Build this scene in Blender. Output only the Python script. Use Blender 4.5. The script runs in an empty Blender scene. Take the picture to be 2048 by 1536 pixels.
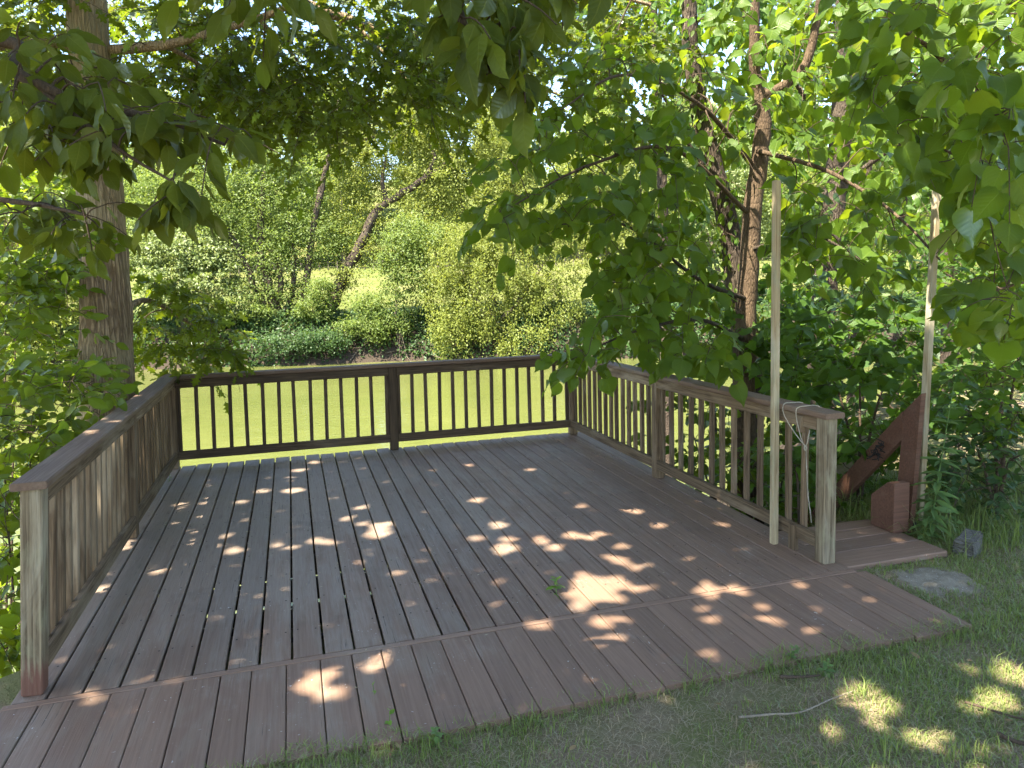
import bpy, math, random
import numpy as np
from mathutils import Matrix, Vector
rng = np.random.default_rng(7)
random.seed(7)
SC = bpy.context.scene
COL = SC.collection

# ------------------------------------------------------------------ camera
F_PX, PY0 = 1492.5, 676.9
CAM = np.array([1.252, -3.697, 1.842])
RT = np.array([0.958, -0.285, -0.024]); FW = np.array([0.283, 0.956, -0.082])
FW /= np.linalg.norm(FW); RT -= RT.dot(FW) * FW; RT /= np.linalg.norm(RT); UP = np.cross(RT, FW)
cd = bpy.data.cameras.new('camera'); cam = bpy.data.objects.new('camera', cd); COL.objects.link(cam)
cd.sensor_width = 36.0; cd.lens = F_PX / 2048 * 36.0; cd.shift_y = (PY0 - 768) / 2048
cd.clip_start = 0.05; cd.clip_end = 3000
cam.matrix_world = Matrix(((RT[0], UP[0], -FW[0], CAM[0]), (RT[1], UP[1], -FW[1], CAM[1]), (RT[2], UP[2], -FW[2], CAM[2]), (0, 0, 0, 1)))
SC.camera = cam

# ------------------------------------------------------------------ light
SUN_EL = math.radians(60)
_h = np.array([-0.905, -0.425]); _h /= np.linalg.norm(_h)
TOSUN = np.array([_h[0] * math.cos(SUN_EL), _h[1] * math.cos(SUN_EL), math.sin(SUN_EL)])
w = bpy.data.worlds.new('World'); SC.world = w; w.use_nodes = True
wn = w.node_tree.nodes; wl = w.node_tree.links
sky = wn.new('ShaderNodeTexSky'); sky.sky_type = 'NISHITA'; sky.sun_disc = False
sky.sun_elevation = SUN_EL; sky.sun_rotation = math.atan2(TOSUN[0], TOSUN[1])
sky.air_density = 1.0; sky.dust_density = 1.0; sky.ozone_density = 1.0
wl.new(sky.outputs[0], wn['Background'].inputs[0]); wn['Background'].inputs[1].default_value = 0.11
sl = bpy.data.lights.new('sun', 'SUN'); sl.energy = 5.0; sl.angle = math.radians(0.53); sl.color = (1.0, 0.92, 0.76)
so = bpy.data.objects.new('sun', sl); COL.objects.link(so)
so.rotation_euler = Vector(TOSUN).to_track_quat('Z', 'Y').to_euler(); so.location = (-12, 2, 25)
SC.view_settings.view_transform = 'Standard'; SC.view_settings.look = 'None'
SC.view_settings.exposure = 2.52; SC.view_settings.gamma = 1.0
SC.cycles.use_denoising = True; SC.cycles.use_adaptive_sampling = True; SC.cycles.adaptive_threshold = 0.02
SC.cycles.max_bounces = 5; SC.cycles.diffuse_bounces = 3; SC.cycles.glossy_bounces = 2
SC.cycles.transmission_bounces = 3; SC.cycles.transparent_max_bounces = 2
SC.cycles.sample_clamp_indirect = 6.0

# ------------------------------------------------------------------ pixel <-> place helpers (photo pixels, 2048 wide)
def ray(px, py): return FW + RT * (px - 1024) / F_PX - UP * (py - PY0) / F_PX
def P(px, py, d): return CAM + ray(px, py) * d
def on(px, py, v, ax=2):
    r = ray(px, py); return CAM + r * ((v - CAM[ax]) / r[ax])
def project(X):
    D = np.asarray(X, float) - CAM; z = D @ FW
    zz = np.where(np.abs(z) < 1e-6, 1e-6, z)
    return 1024 + F_PX * (D @ RT) / zz, PY0 - F_PX * (D @ UP) / zz, z
HF = np.array([FW[0], FW[1]]) / math.hypot(FW[0], FW[1]); HR = np.array([HF[1], -HF[0]])
def sd(s, d): return CAM[0] + HR[0] * s + HF[0] * d, CAM[1] + HR[1] * s + HF[1] * d   # lateral, forward -> x, y

# ------------------------------------------------------------------ object helpers
def tag(o, label=None, cat=None, group=None, kind=None):
    if label: o['label'] = label
    if cat: o['category'] = cat
    if group: o['group'] = group
    if kind: o['kind'] = kind
    return o
def thing(name, loc, label, cat, group=None):
    o = bpy.data.objects.new(name, None); COL.objects.link(o); o.location = tuple(loc); o.empty_display_size = 0.2
    return tag(o, label, cat, group)
def wloc(o):
    v = Vector((0, 0, 0))
    while o: v = v + o.location; o = o.parent
    return v
def link(name, me, mat=None, parent=None, M=None, kind=None):
    o = bpy.data.objects.new(name, me); COL.objects.link(o)
    if mat is not None and not me.materials: me.materials.append(mat)
    M = M.copy() if M is not None else Matrix.Identity(4)
    if parent is not None:
        o.parent = parent
        pl = wloc_cache.get(parent.name)
        if pl is None: pl = parent_origin(parent); wloc_cache[parent.name] = pl
        M = Matrix.Translation(-pl[0]) @ M if pl[1] is None else pl[1] @ M
    o.matrix_basis = M
    if kind: o['kind'] = kind
    return o
wloc_cache = {}
def parent_origin(p):
    M = p.matrix_basis.copy(); q = p.parent
    while q is not None: M = q.matrix_basis @ M; q = q.parent
    return (Vector((0, 0, 0)), M.inverted())
def mesh_from(name, V, F, smooth=False):
    V = np.asarray(V, dtype=np.float32); me = bpy.data.meshes.new(name)
    if isinstance(F, np.ndarray):
        n, k = F.shape
        me.vertices.add(len(V)); me.vertices.foreach_set('co', V.ravel())
        me.loops.add(n * k); me.loops.foreach_set('vertex_index', F.astype(np.int32).ravel())
        me.polygons.add(n); me.polygons.foreach_set('loop_start', np.arange(0, n * k, k, dtype=np.int32))
        me.polygons.foreach_set('loop_total', np.full(n, k, dtype=np.int32))
        if smooth: me.polygons.foreach_set('use_smooth', np.ones(n, dtype=bool))
        me.update(calc_edges=True)
    else:
        me.from_pydata([tuple(v) for v in V.tolist()], [], F)
        if smooth: me.polygons.foreach_set('use_smooth', np.ones(len(me.polygons), dtype=bool))
        me.update()
    return me

def chamfer_box(L, W, T, c=0.004, bow=0.0):
    """box, length along local X (0..L), width Y, thickness Z, long edges chamfered"""
    h, t = W / 2, T / 2
    prof = [(-h + c, -t), (h - c, -t), (h, -t + c), (h, t - c), (h - c, t), (-h + c, t), (-h, t - c), (-h, -t + c)]
    xs = [0, c, L / 2, L - c, L] if bow else [0, c, L - c, L]
    V = []
    for i, x in enumerate(xs):
        s = 1.0 if 0 < i < len(xs) - 1 else 1 - 2 * c / max(W, T) * 0.6
        b = bow * 4 * (x / L) * (1 - x / L)
        V += [(x, y * s, z * s + b) for y, z in prof]
    Fc = []; n = 8
    for i in range(len(xs) - 1):
        for j in range(n): Fc.append((i * n + j, (i + 1) * n + j, (i + 1) * n + (j + 1) % n, i * n + (j + 1) % n))
    Fc.append(tuple(range(n))); m = (len(xs) - 1) * n; Fc.append(tuple(m + j for j in range(n - 1, -1, -1)))
    # outward winding
    Fc = [tuple(reversed(f)) for f in Fc]
    return V, Fc
def beam(name, p0, p1, W, T, mat, parent, up=(0, 0, 1), c=0.004, bow=0.0, kind=None):
    """a straight timber from p0 to p1; W across, T along 'up'"""
    p0 = Vector(p0); p1 = Vector(p1); x = (p1 - p0); L = x.length; x.normalize()
    z = Vector(up); z = (z - z.dot(x) * x).normalized(); y = z.cross(x)
    V, Fc = chamfer_box(L, W, T, c, bow)
    me = mesh_from(name, V, Fc)
    M = Matrix(((x.x, y.x, z.x, p0.x), (x.y, y.y, z.y, p0.y), (x.z, y.z, z.z, p0.z), (0, 0, 0, 1)))
    return link(name, me, mat, parent, M, kind)

def tube_arrays(pts, rad, n=8, wob=0.0, cap=True):
    pts = np.asarray(pts, float); rad = np.broadcast_to(np.asarray(rad, float), (len(pts),))
    T = np.gradient(pts, axis=0); T /= np.linalg.norm(T, axis=1)[:, None] + 1e-12
    ref = np.array([0.37, 0.21, 0.9]) if abs(T[0] @ np.array([0.37, 0.21, 0.9])) < 0.92 else np.array([1.0, 0, 0])
    a = np.cross(T[0], ref); a /= np.linalg.norm(a)
    V = []; th = np.arange(n) * 2 * math.pi / n
    for i in range(len(pts)):
        a = a - (a @ T[i]) * T[i]; a /= np.linalg.norm(a); b = np.cross(T[i], a)
        rr = rad[i] * (1 + wob * rng.uniform(-1, 1, n)) if wob else np.full(n, rad[i])
        V.append(pts[i] + np.cos(th)[:, None] * a * rr[:, None] + np.sin(th)[:, None] * b * rr[:, None])
    V = np.concatenate(V); j = np.arange(n); Fq = []
    for i in range(len(pts) - 1):
        Fq.append(np.stack([i * n + j, i * n + (j + 1) % n, (i + 1) * n + (j + 1) % n, (i + 1) * n + j], 1))
    Fq = np.concatenate(Fq)
    return V, Fq
def resample(pts, n):
    pts = np.asarray(pts, float)
    if len(pts) == 2: t = np.linspace(0, 1, n)[:, None]; return pts[0] * (1 - t) + pts[1] * t
    # Catmull-Rom
    Q = np.vstack([2 * pts[0] - pts[1], pts, 2 * pts[-1] - pts[-2]]); out = []
    m = len(pts) - 1
    for u in np.linspace(0, m, n):
        i = min(int(u), m - 1); t = u - i; p0, p1, p2, p3 = Q[i], Q[i + 1], Q[i + 2], Q[i + 3]
        out.append(0.5 * ((2 * p1) + (-p0 + p2) * t + (2 * p0 - 5 * p1 + 4 * p2 - p3) * t * t + (-p0 + 3 * p1 - 3 * p2 + p3) * t ** 3))
    return np.array(out)
class Geo:
    def __init__(s): s.V = []; s.F = []; s.n = 0
    def add(s, V, Fq):
        V = np.asarray(V); s.V.append(V); s.F.append(np.asarray(Fq) + s.n); s.n += len(V)
    def tube(s, pts, r, n=6, wob=0.0): s.add(*tube_arrays(pts, r, n, wob))
    def obj(s, name, mat, parent=None, smooth=True, kind=None):
        return link(name, mesh_from(name, np.concatenate(s.V), np.concatenate(s.F), smooth), mat, parent, None, kind)

# ------------------------------------------------------------------ materials
def newmat(name):
    m = bpy.data.materials.new(name); m.use_nodes = True; nt = m.node_tree; nt.nodes.clear()
    out = nt.nodes.new('ShaderNodeOutputMaterial'); return m, nt, out
class N:
    def __init__(s, nt): s.nt = nt
    def new(s, t, **kw):
        n = s.nt.nodes.new(t)
        for k, v in kw.items(): setattr(n, k, v)
        return n
    def lk(s, a, b): s.nt.links.new(a, b)
    def val(s, sock, v):
        if hasattr(v, 'is_output') or isinstance(v, bpy.types.NodeSocket): s.lk(v, sock)
        elif isinstance(v, (tuple, list)): sock.default_value = (*v, 1.0) if len(v) == 3 and sock.type == 'RGBA' else v
        else: sock.default_value = v
    def mix(s, f, a, b, blend='MIX'):
        n = s.new('ShaderNodeMix', data_type='RGBA', blend_type=blend); s.val(n.inputs[0], f); s.val(n.inputs[6], a); s.val(n.inputs[7], b); return n.outputs[2]
    def math(s, op, a, b=0.0, c=0.0):
        n = s.new('ShaderNodeMath', operation=op); s.val(n.inputs[0], a); s.val(n.inputs[1], b); s.val(n.inputs[2], c); return n.outputs[0]
    def noise(s, vec, scale, detail=4, rough=0.55, dist=0.0):
        n = s.new('ShaderNodeTexNoise'); s.lk(vec, n.inputs['Vector']); n.inputs['Scale'].default_value = scale
        n.inputs['Detail'].default_value = detail; n.inputs['Roughness'].default_value = rough; n.inputs['Distortion'].default_value = dist; return n.outputs[0]
    def ramp(s, f, a, b, lo=0.0, hi=1.0):
        n = s.new('ShaderNodeMapRange'); n.clamp = True; s.val(n.inputs[0], f); n.inputs[1].default_value = a; n.inputs[2].default_value = b
        n.inputs[3].default_value = lo; n.inputs[4].default_value = hi; return n.outputs[0]
    def mapping(s, vec, scale):
        n = s.new('ShaderNodeMapping'); s.lk(vec, n.inputs[0]); n.inputs['Scale'].default_value = scale; return n.outputs[0]
    def bsdf(s, col, rough, spec=0.3, normal=None):
        n = s.new('ShaderNodeBsdfPrincipled'); s.val(n.inputs['Base Color'], col); s.val(n.inputs['Roughness'], rough)
        n.inputs['Specular IOR Level'].default_value = spec
        if normal is not None: s.lk(normal, n.inputs['Normal'])
        return n.outputs[0]
    def bump(s, h, strength, dist):
        n = s.new('ShaderNodeBump'); s.lk(h, n.inputs['Height']); n.inputs['Strength'].default_value = strength; n.inputs['Distance'].default_value = dist; return n.outputs[0]

def wood_mat(name, base, dark, worn, wear=0.5, rough=0.7, bump=0.5, fleck=0.0, lichen=None, worldwear=0.0, spec=0.3, basepaint=False, tones=(0.88, 1.12)):
    m, nt, out = newmat(name); g = N(nt)
    tc = g.new('ShaderNodeTexCoord'); oi = g.new('ShaderNodeObjectInfo')
    sc = g.new('ShaderNodeVectorMath', operation='SCALE'); g.lk(oi.outputs['Random'], sc.inputs['Scale']); sc.inputs[0].default_value = (91.7, 53.1, 37.9)
    ad = g.new('ShaderNodeVectorMath', operation='ADD'); g.lk(tc.outputs['Object'], ad.inputs[0]); g.lk(sc.outputs[0], ad.inputs[1]); v = ad.outputs[0]
    grain = g.noise(g.mapping(v, (2.2, 70, 70)), 1.0, 5, 0.6, 0.6)
    fine = g.noise(g.mapping(v, (9, 260, 260)), 1.0, 3, 0.6)
    blot = g.noise(g.mapping(v, (1.6, 7, 7)), 1.0, 5, 0.6, 0.8)
    geo = g.new('ShaderNodeNewGeometry')
    big = g.noise(geo.outputs['Position'], 0.9, 3, 0.5)
    col = g.mix(g.ramp(grain, 0.35, 0.68), dark, base)
    wf = g.math('ADD', blot, g.math('MULTIPLY', g.math('SUBTRACT', big, 0.5), 0.9))
    if worldwear:
        sx = g.new('ShaderNodeSeparateXYZ'); g.lk(geo.outputs['Position'], sx.inputs[0])
        wf = g.math('ADD', wf, g.math('MULTIPLY', g.ramp(sx.outputs[0], 1.0, 4.4, 0.5, -0.6), worldwear))
        wf = g.math('ADD', wf, g.math('MULTIPLY', g.ramp(sx.outputs[1], -0.6, 2.0, -0.45, 0.3), worldwear))
    wm = g.math('MULTIPLY', g.ramp(wf, 0.62 - 0.3 * wear, 0.85 - 0.3 * wear), g.ramp(fine, 0.35, 0.6, 0.45, 1.0))
    col = g.mix(wm, col, worn)
    tone = g.ramp(oi.outputs['Random'], 0, 1, *tones)
    hsv = g.new('ShaderNodeHueSaturation'); g.lk(col, hsv.inputs['Color']); g.lk(tone, hsv.inputs['Value']); col = hsv.outputs[0]
    if worldwear:
        sc1 = g.math('MULTIPLY', g.ramp(g.noise(geo.outputs['Position'], 3.1, 6, 0.72, 0.5), 0.56, 0.74), g.ramp(fine, 0.42, 0.62)); col = g.mix(g.math('MULTIPLY', sc1, 0.55), col, (0.30, 0.265, 0.225))
        st1 = g.ramp(g.noise(geo.outputs['Position'], 1.7, 5, 0.7, 0.3), 0.30, 0.42, 0.30, 0.0); col = g.mix(st1, col, (0.060, 0.045, 0.034))
        ck = g.math('MULTIPLY', g.ramp(g.noise(g.mapping(v, (3.0, 120, 120)), 1.0, 2, 0.5), 0.66, 0.70), g.ramp(blot, 0.5, 0.6)); col = g.mix(g.math('MULTIPLY', ck, 0.8), col, (0.02, 0.016, 0.013))
    if basepaint:
        bx = g.new('ShaderNodeSeparateXYZ'); g.lk(tc.outputs['Object'], bx.inputs[0]); bp = g.math('ADD', bx.outputs[0], g.math('MULTIPLY', g.math('SUBTRACT', grain, 0.5), 0.22))
        col = g.mix(g.ramp(bp, 0.10, 0.17, 0.85, 0.0), col, (0.16, 0.070, 0.050))
    if lichen is not None:
        col = g.mix(g.ramp(g.noise(g.mapping(v, (4, 12, 12)), 1.0, 5, 0.65), 0.52, 0.72, 0, 0.7), col, lichen)
    if fleck:
        f1 = g.noise(v, 55, 2, 0.5); f2 = g.noise(geo.outputs['Position'], 2.2, 3, 0.6)
        fm = g.math('MULTIPLY', g.ramp(f1, 0.70, 0.74), g.ramp(f2, 0.5, 0.62)); col = g.mix(g.math('MULTIPLY', fm, fleck), col, (0.55, 0.55, 0.53))
    vv = g.new('ShaderNodeTexVoronoi', feature='F1'); g.lk(g.mapping(v, (2.0, 9, 9)), vv.inputs['Vector']); vv.inputs['Scale'].default_value = 1.0
    knot = g.ramp(vv.outputs['Distance'], 0.05, 0.16, 0.75, 0.0); col = g.mix(knot, col, dark)
    hgt = g.math('ADD', grain, g.math('MULTIPLY', fine, 0.5))
    g.lk(g.bsdf(col, g.ramp(grain, 0.3, 0.7, min(rough + 0.12, 1), rough - 0.08), spec, g.bump(hgt, bump, 0.004)), out.inputs[0]); return m

def leaf_mat(name, a, b, tr, mixf=0.42, gloss=0.05, grough=0.42, vein=0.0):
    m, nt, out = newmat(name); g = N(nt)
    geo = g.new('ShaderNodeNewGeometry'); oi = g.new('ShaderNodeObjectInfo')
    r = g.math('FRACT', g.math('ADD', geo.outputs['Random Per Island'], g.math('MULTIPLY', oi.outputs['Random'], 7.31)))
    big = g.noise(geo.outputs['Position'], 1.1, 2, 0.5)
    f = g.math('ADD', g.math('MULTIPLY', r, 0.65), g.ramp(big, 0.35, 0.65, 0, 0.35))
    col = g.mix(f, a, b)
    sm = g.noise(geo.outputs['Position'], 38, 3, 0.6)
    col = g.mix(g.ramp(sm, 0.55, 0.8, 0, 0.28), col, (b[0] * 1.5, b[1] * 1.15, b[2]))
    hs = g.new('ShaderNodeHueSaturation'); g.lk(g.math('MULTIPLY_ADD', r, 0.03, 0.485), hs.inputs['Hue']); g.val(hs.inputs['Color'], tr); g.lk(g.math('MULTIPLY_ADD', g.math('FRACT', g.math('MULTIPLY', r, 5.7)), 0.5, 0.7), hs.inputs['Value']); tcol = hs.outputs[0]
    nrm = None
    if vein:
        at = g.new('ShaderNodeAttribute'); at.attribute_name = 'lc'; sx = g.new('ShaderNodeSeparateXYZ'); g.lk(at.outputs['Vector'], sx.inputs[0])
        ax = g.math('ABSOLUTE', sx.outputs[0]); mid = g.ramp(ax, 0.006, 0.020, 1, 0)
        ph = g.math('FRACT', g.math('MULTIPLY', g.math('SUBTRACT', sx.outputs[1], g.math('MULTIPLY', ax, 0.75)), 7.5)); tri = g.math('ABSOLUTE', g.math('SUBTRACT', ph, 0.5))
        sv = g.math('MULTIPLY', g.ramp(tri, 0.03, 0.09, 1, 0), 0.45); vn = g.math('MULTIPLY', g.math('MAXIMUM', mid, sv), vein)
        col = g.mix(vn, col, (b[0] * 2.2, b[1] * 1.9, b[2] * 2.5)); tcol = g.mix(g.math('MULTIPLY', vn, 0.5), tcol, (tr[0] * 0.35, tr[1] * 0.4, tr[2] * 0.4))
        nrm = g.bump(g.math('ADD', g.math('MULTIPLY', g.ramp(tri, 0.0, 0.5), 0.6), g.math('MULTIPLY', mid, -1.0)), 0.35, 0.004)
    d = g.new('ShaderNodeBsdfDiffuse'); g.lk(col, d.inputs[0]); t = g.new('ShaderNodeBsdfTranslucent'); g.lk(tcol, t.inputs[0])
    mx = g.new('ShaderNodeMixShader'); mx.inputs[0].default_value = mixf; g.lk(d.outputs[0], mx.inputs[1]); g.lk(t.outputs[0], mx.inputs[2])
    gl = g.new('ShaderNodeBsdfGlossy'); gl.inputs['Roughness'].default_value = grough; gl.inputs[0].default_value = (0.9, 0.95, 0.9, 1)
    if nrm is not None: g.lk(nrm, d.inputs['Normal']); g.lk(nrm, gl.inputs['Normal'])
    m2 = g.new('ShaderNodeMixShader'); fr = g.new('ShaderNodeFresnel'); fr.inputs[0].default_value = 1.36
    g.lk(g.math('MINIMUM', g.math('MULTIPLY', fr.outputs[0], gloss / 0.05 * 0.5), 0.09), m2.inputs[0])
    g.lk(mx.outputs[0], m2.inputs[1]); g.lk(gl.outputs[0], m2.inputs[2]); g.lk(m2.outputs[0], out.inputs[0]); return m

def bark_mat(name, light, dark, vs=(14, 14, 2.2), bump=1.0, moss=None):
    m, nt, out = newmat(name); g = N(nt); tc = g.new('ShaderNodeTexCoord')
    v = g.mapping(tc.outputs['Object'], vs)
    n0 = g.noise(v, 1.0, 6, 0.65, 1.2)
    vo = g.new('ShaderNodeTexVoronoi', feature='DISTANCE_TO_EDGE'); g.lk(g.mapping(tc.outputs['Object'], (vs[0] * 2.0, vs[1] * 2.0, vs[2] * 1.6)), vo.inputs['Vector']); vo.inputs['Scale'].default_value = 1.0
    crack = g.ramp(vo.outputs[0], 0.0, 0.22)
    h = g.math('MULTIPLY', g.ramp(n0, 0.3, 0.7), g.math('MULTIPLY_ADD', crack, 0.85, 0.15))
    col = g.mix(h, dark, light)
    pt = g.noise(tc.outputs['Object'], 2.4, 5, 0.65)
    col = g.mix(g.ramp(pt, 0.5, 0.75, 0, 0.6), col, (light[0] * 1.25, light[1] * 1.28, light[2] * 1.25))
    if moss: col = g.mix(g.ramp(g.noise(tc.outputs['Object'], 1.1, 4, 0.6), 0.5, 0.7, 0, 0.55), col, moss)
    g.lk(g.bsdf(col, 0.92, 0.15, g.bump(h, bump, 0.03)), out.inputs[0]); return m

M = {}
M['deck'] = wood_mat('deck_paint', (0.206, 0.130, 0.086), (0.154, 0.097, 0.066), (0.220, 0.170, 0.130), wear=0.55, rough=0.62, bump=0.5, fleck=0.8, worldwear=0.42, spec=0.4)
M['apron'] = wood_mat('apron_paint', (0.212, 0.130, 0.085), (0.172, 0.105, 0.070), (0.216, 0.160, 0.116), wear=0.25, rough=0.62, bump=0.35, fleck=0.8, worldwear=0.3, spec=0.4)
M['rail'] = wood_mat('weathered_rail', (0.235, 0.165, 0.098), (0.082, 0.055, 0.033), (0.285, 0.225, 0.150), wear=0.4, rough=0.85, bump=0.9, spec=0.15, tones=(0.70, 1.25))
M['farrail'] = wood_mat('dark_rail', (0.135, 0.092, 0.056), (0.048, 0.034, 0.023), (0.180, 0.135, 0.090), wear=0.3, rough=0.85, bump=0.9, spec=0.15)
M['post'] = wood_mat('weathered_post', (0.300, 0.235, 0.145), (0.080, 0.058, 0.036), (0.370, 0.320, 0.225), wear=0.55, rough=0.88, bump=1.0, lichen=(0.30, 0.28, 0.17), spec=0.15)
M['postpaint'] = wood_mat('weathered_post_painted_foot', (0.300, 0.235, 0.145), (0.080, 0.058, 0.036), (0.370, 0.320, 0.225), wear=0.55, rough=0.88, bump=1.0, lichen=(0.30, 0.28, 0.17), spec=0.15, basepaint=True)
M['cap'] = wood_mat('cap_paint', (0.180, 0.115, 0.076), (0.120, 0.078, 0.053), (0.205, 0.158, 0.115), wear=0.3, rough=0.7, bump=0.4, fleck=0.5, spec=0.3)
M['pole'] = wood_mat('pole_wood', (0.430, 0.350, 0.215), (0.220, 0.165, 0.095), (0.450, 0.400, 0.290), wear=0.4, rough=0.88, bump=0.8, lichen=(0.30, 0.30, 0.20), spec=0.15)
M['redwood'] = wood_mat('stair_paint', (0.150, 0.070, 0.042), (0.095, 0.046, 0.030), (0.175, 0.108, 0.074), wear=0.35, rough=0.65, bump=0.4, spec=0.3)
M['joist'] = wood_mat('joist_wood', (0.10, 0.075, 0.055), (0.05, 0.04, 0.03), (0.12, 0.10, 0.08), wear=0.3)
M['oakbark'] = bark_mat('oak_bark', (0.58, 0.43, 0.27), (0.115, 0.077, 0.046), (17, 17, 1.0), 1.0, (0.38, 0.34, 0.19))
M['darkbark'] = bark_mat('dark_bark', (0.15, 0.115, 0.085), (0.040, 0.030, 0.024), (22, 22, 4), 1.0)
M['palebark'] = bark_mat('linden_bark', (0.165, 0.115, 0.072), (0.065, 0.044, 0.029), (26, 26, 7), 0.6)
M['farbark'] = bark_mat('far_bark', (0.20, 0.165, 0.125), (0.07, 0.055, 0.042), (5, 5, 1.4), 0.8)
M['twig'] = bark_mat('twig_bark', (0.12, 0.085, 0.055), (0.05, 0.036, 0.026), (60, 60, 20), 0.3)
M['drift'] = bark_mat('driftwood', (0.20, 0.165, 0.125), (0.08, 0.064, 0.048), (30, 30, 10), 0.4)
M['paletwig'] = bark_mat('pale_twig', (0.30, 0.25, 0.185), (0.16, 0.13, 0.095), (40, 40, 40), 0.3)
M['oakleaf'] = leaf_mat('oak_leaf', (0.036, 0.062, 0.007), (0.078, 0.112, 0.011), (0.210, 0.270, 0.012), 0.52, 0.035, vein=0.6)
M['lindenleaf'] = leaf_mat('linden_leaf', (0.040, 0.090, 0.010), (0.086, 0.145, 0.014), (0.260, 0.350, 0.014), 0.52, 0.035, vein=0.8)
M['hickoryleaf'] = leaf_mat('hickory_leaf', (0.034, 0.060, 0.009), (0.072, 0.098, 0.012), (0.215, 0.240, 0.014), 0.50, 0.03, vein=0.9)
M['bushleaf'] = leaf_mat('bush_leaf', (0.030, 0.076, 0.012), (0.064, 0.122, 0.016), (0.180, 0.300, 0.018), 0.48, 0.035, vein=0.7)
M['shrubleaf'] = leaf_mat('shrub_leaf', (0.042, 0.082, 0.010), (0.086, 0.132, 0.014), (0.260, 0.350, 0.014), 0.52, 0.04, vein=0.7)
M['weedleaf'] = leaf_mat('weed_leaf', (0.110, 0.190, 0.065), (0.17, 0.265, 0.085), (0.26, 0.39, 0.08), 0.40, 0.05)
M['limeleaf'] = leaf_mat('lime_leaf', (0.12, 0.22, 0.03), (0.17, 0.30, 0.04), (0.25, 0.40, 0.04), 0.40, 0.04)
M['farleaf_y'] = leaf_mat('far_leaf_yellow', (0.128, 0.160, 0.028), (0.190, 0.218, 0.050), (0.350, 0.390, 0.055), 0.45, 0.04)
M['farleaf_g'] = leaf_mat('far_leaf_green', (0.082, 0.126, 0.027), (0.136, 0.178, 0.043), (0.270, 0.350, 0.052), 0.45, 0.04)
M['farleaf_p'] = leaf_mat('far_leaf_pale', (0.120, 0.165, 0.052), (0.210, 0.245, 0.095), (0.310, 0.380, 0.085), 0.42, 0.06)
M['bankleaf'] = leaf_mat('bank_leaf', (0.028, 0.060, 0.018), (0.056, 0.105, 0.030), (0.110, 0.185, 0.030), 0.38, 0.05)
M['grass'] = leaf_mat('grass_blade', (0.110, 0.165, 0.038), (0.245, 0.290, 0.085), (0.300, 0.370, 0.075), 0.35, 0.02)
M['straw'] = leaf_mat('straw_blade', (0.24, 0.185, 0.105), (0.46, 0.37, 0.235), (0.32, 0.25, 0.14), 0.3, 0.01)
M['deadleaf'] = leaf_mat('dead_leaf', (0.20, 0.13, 0.06), (0.32, 0.23, 0.12), (0.24, 0.16, 0.06), 0.3, 0.03)

def ground_mat():
    m, nt, out = newmat('ground'); g = N(nt); geo = g.new('ShaderNodeNewGeometry'); pos = geo.outputs['Position']
    n1 = g.noise(pos, 2.2, 5, 0.6); n2 = g.noise(pos, 28, 5, 0.7); n3 = g.noise(pos, 120, 3, 0.7)
    dirt = g.mix(n2, (0.150, 0.108, 0.068), (0.300, 0.230, 0.155))
    dirt = g.mix(g.ramp(n3, 0.5, 0.7, 0, 0.6), dirt, (0.34, 0.275, 0.18))
    turf = g.mix(n2, (0.110, 0.120, 0.042), (0.210, 0.200, 0.090))
    near = g.mix(g.ramp(n1, 0.42, 0.60), turf, dirt)
    past = g.mix(g.noise(pos, 0.35, 4, 0.6), (0.095, 0.118, 0.026), (0.145, 0.152, 0.042))
    past = g.mix(g.ramp(g.noise(pos, 0.09, 3, 0.5), 0.45, 0.62), past, (0.170, 0.165, 0.058))
    past = g.mix(g.ramp(g.noise(g.mapping(pos, (1, 3, 1)), 1.4, 5, 0.75), 0.35, 0.7), g.mix(0.45, past, (0.03, 0.05, 0.012)), past)
    dt = g.new('ShaderNodeVectorMath', operation='DOT_PRODUCT'); g.lk(pos, dt.inputs[0]); dt.inputs[1].default_value = (HF[0], HF[1], 0)
    dd = g.math('SUBTRACT', dt.outputs['Value'], float(HF @ CAM[:2]))
    mud = g.mix(n2, (0.030, 0.023, 0.017), (0.070, 0.054, 0.040))
    sz = g.new('ShaderNodeSeparateXYZ'); g.lk(pos, sz.inputs[0])
    col = g.mix(g.ramp(dd, 30, 31), near, past)
    col = g.mix(g.ramp(sz.outputs[2], -0.35, -0.75), col, mud)
    g.lk(g.bsdf(col, 0.95, 0.1, g.bump(g.math('ADD', n2, g.math('MULTIPLY', n3, 0.5)), 0.8, 0.03)), out.inputs[0]); return m
M['ground'] = ground_mat()
def water_mat():
    m, nt, out = newmat('river_water'); g = N(nt); geo = g.new('ShaderNodeNewGeometry'); pos = geo.outputs['Position']
    rot = g.new('ShaderNodeMapping'); g.lk(pos, rot.inputs[0]); rot.inputs['Rotation'].default_value = (0, 0, 0.5); rot.inputs['Scale'].default_value = (1.0, 2.3, 1)
    a = g.noise(rot.outputs[0], 1.9, 3, 0.55, 0.4); b = g.noise(rot.outputs[0], 9.0, 2, 0.5, 0.3)
    c = g.noise(pos, 0.16, 3, 0.5)
    h = g.math('MULTIPLY', g.math('ADD', a, g.math('MULTIPLY', b, 0.18)), g.ramp(c, 0.35, 0.65, 0.5, 1.2))
    col = g.mix(g.ramp(g.noise(g.mapping(pos, (1, 1, 1)), 0.22, 4, 0.6, 0.5), 0.32, 0.68), (0.088, 0.101, 0.027), (0.112, 0.121, 0.036))
    n = g.new('ShaderNodeBsdfPrincipled'); g.lk(col, n.inputs['Base Color']); n.inputs['Roughness'].default_value = 0.05; n.inputs['IOR'].default_value = 1.33
    g.lk(g.bump(h, 0.34, 0.06), n.inputs['Normal']); g.lk(n.outputs[0], out.inputs[0]); return m
M['water'] = water_mat()
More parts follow.
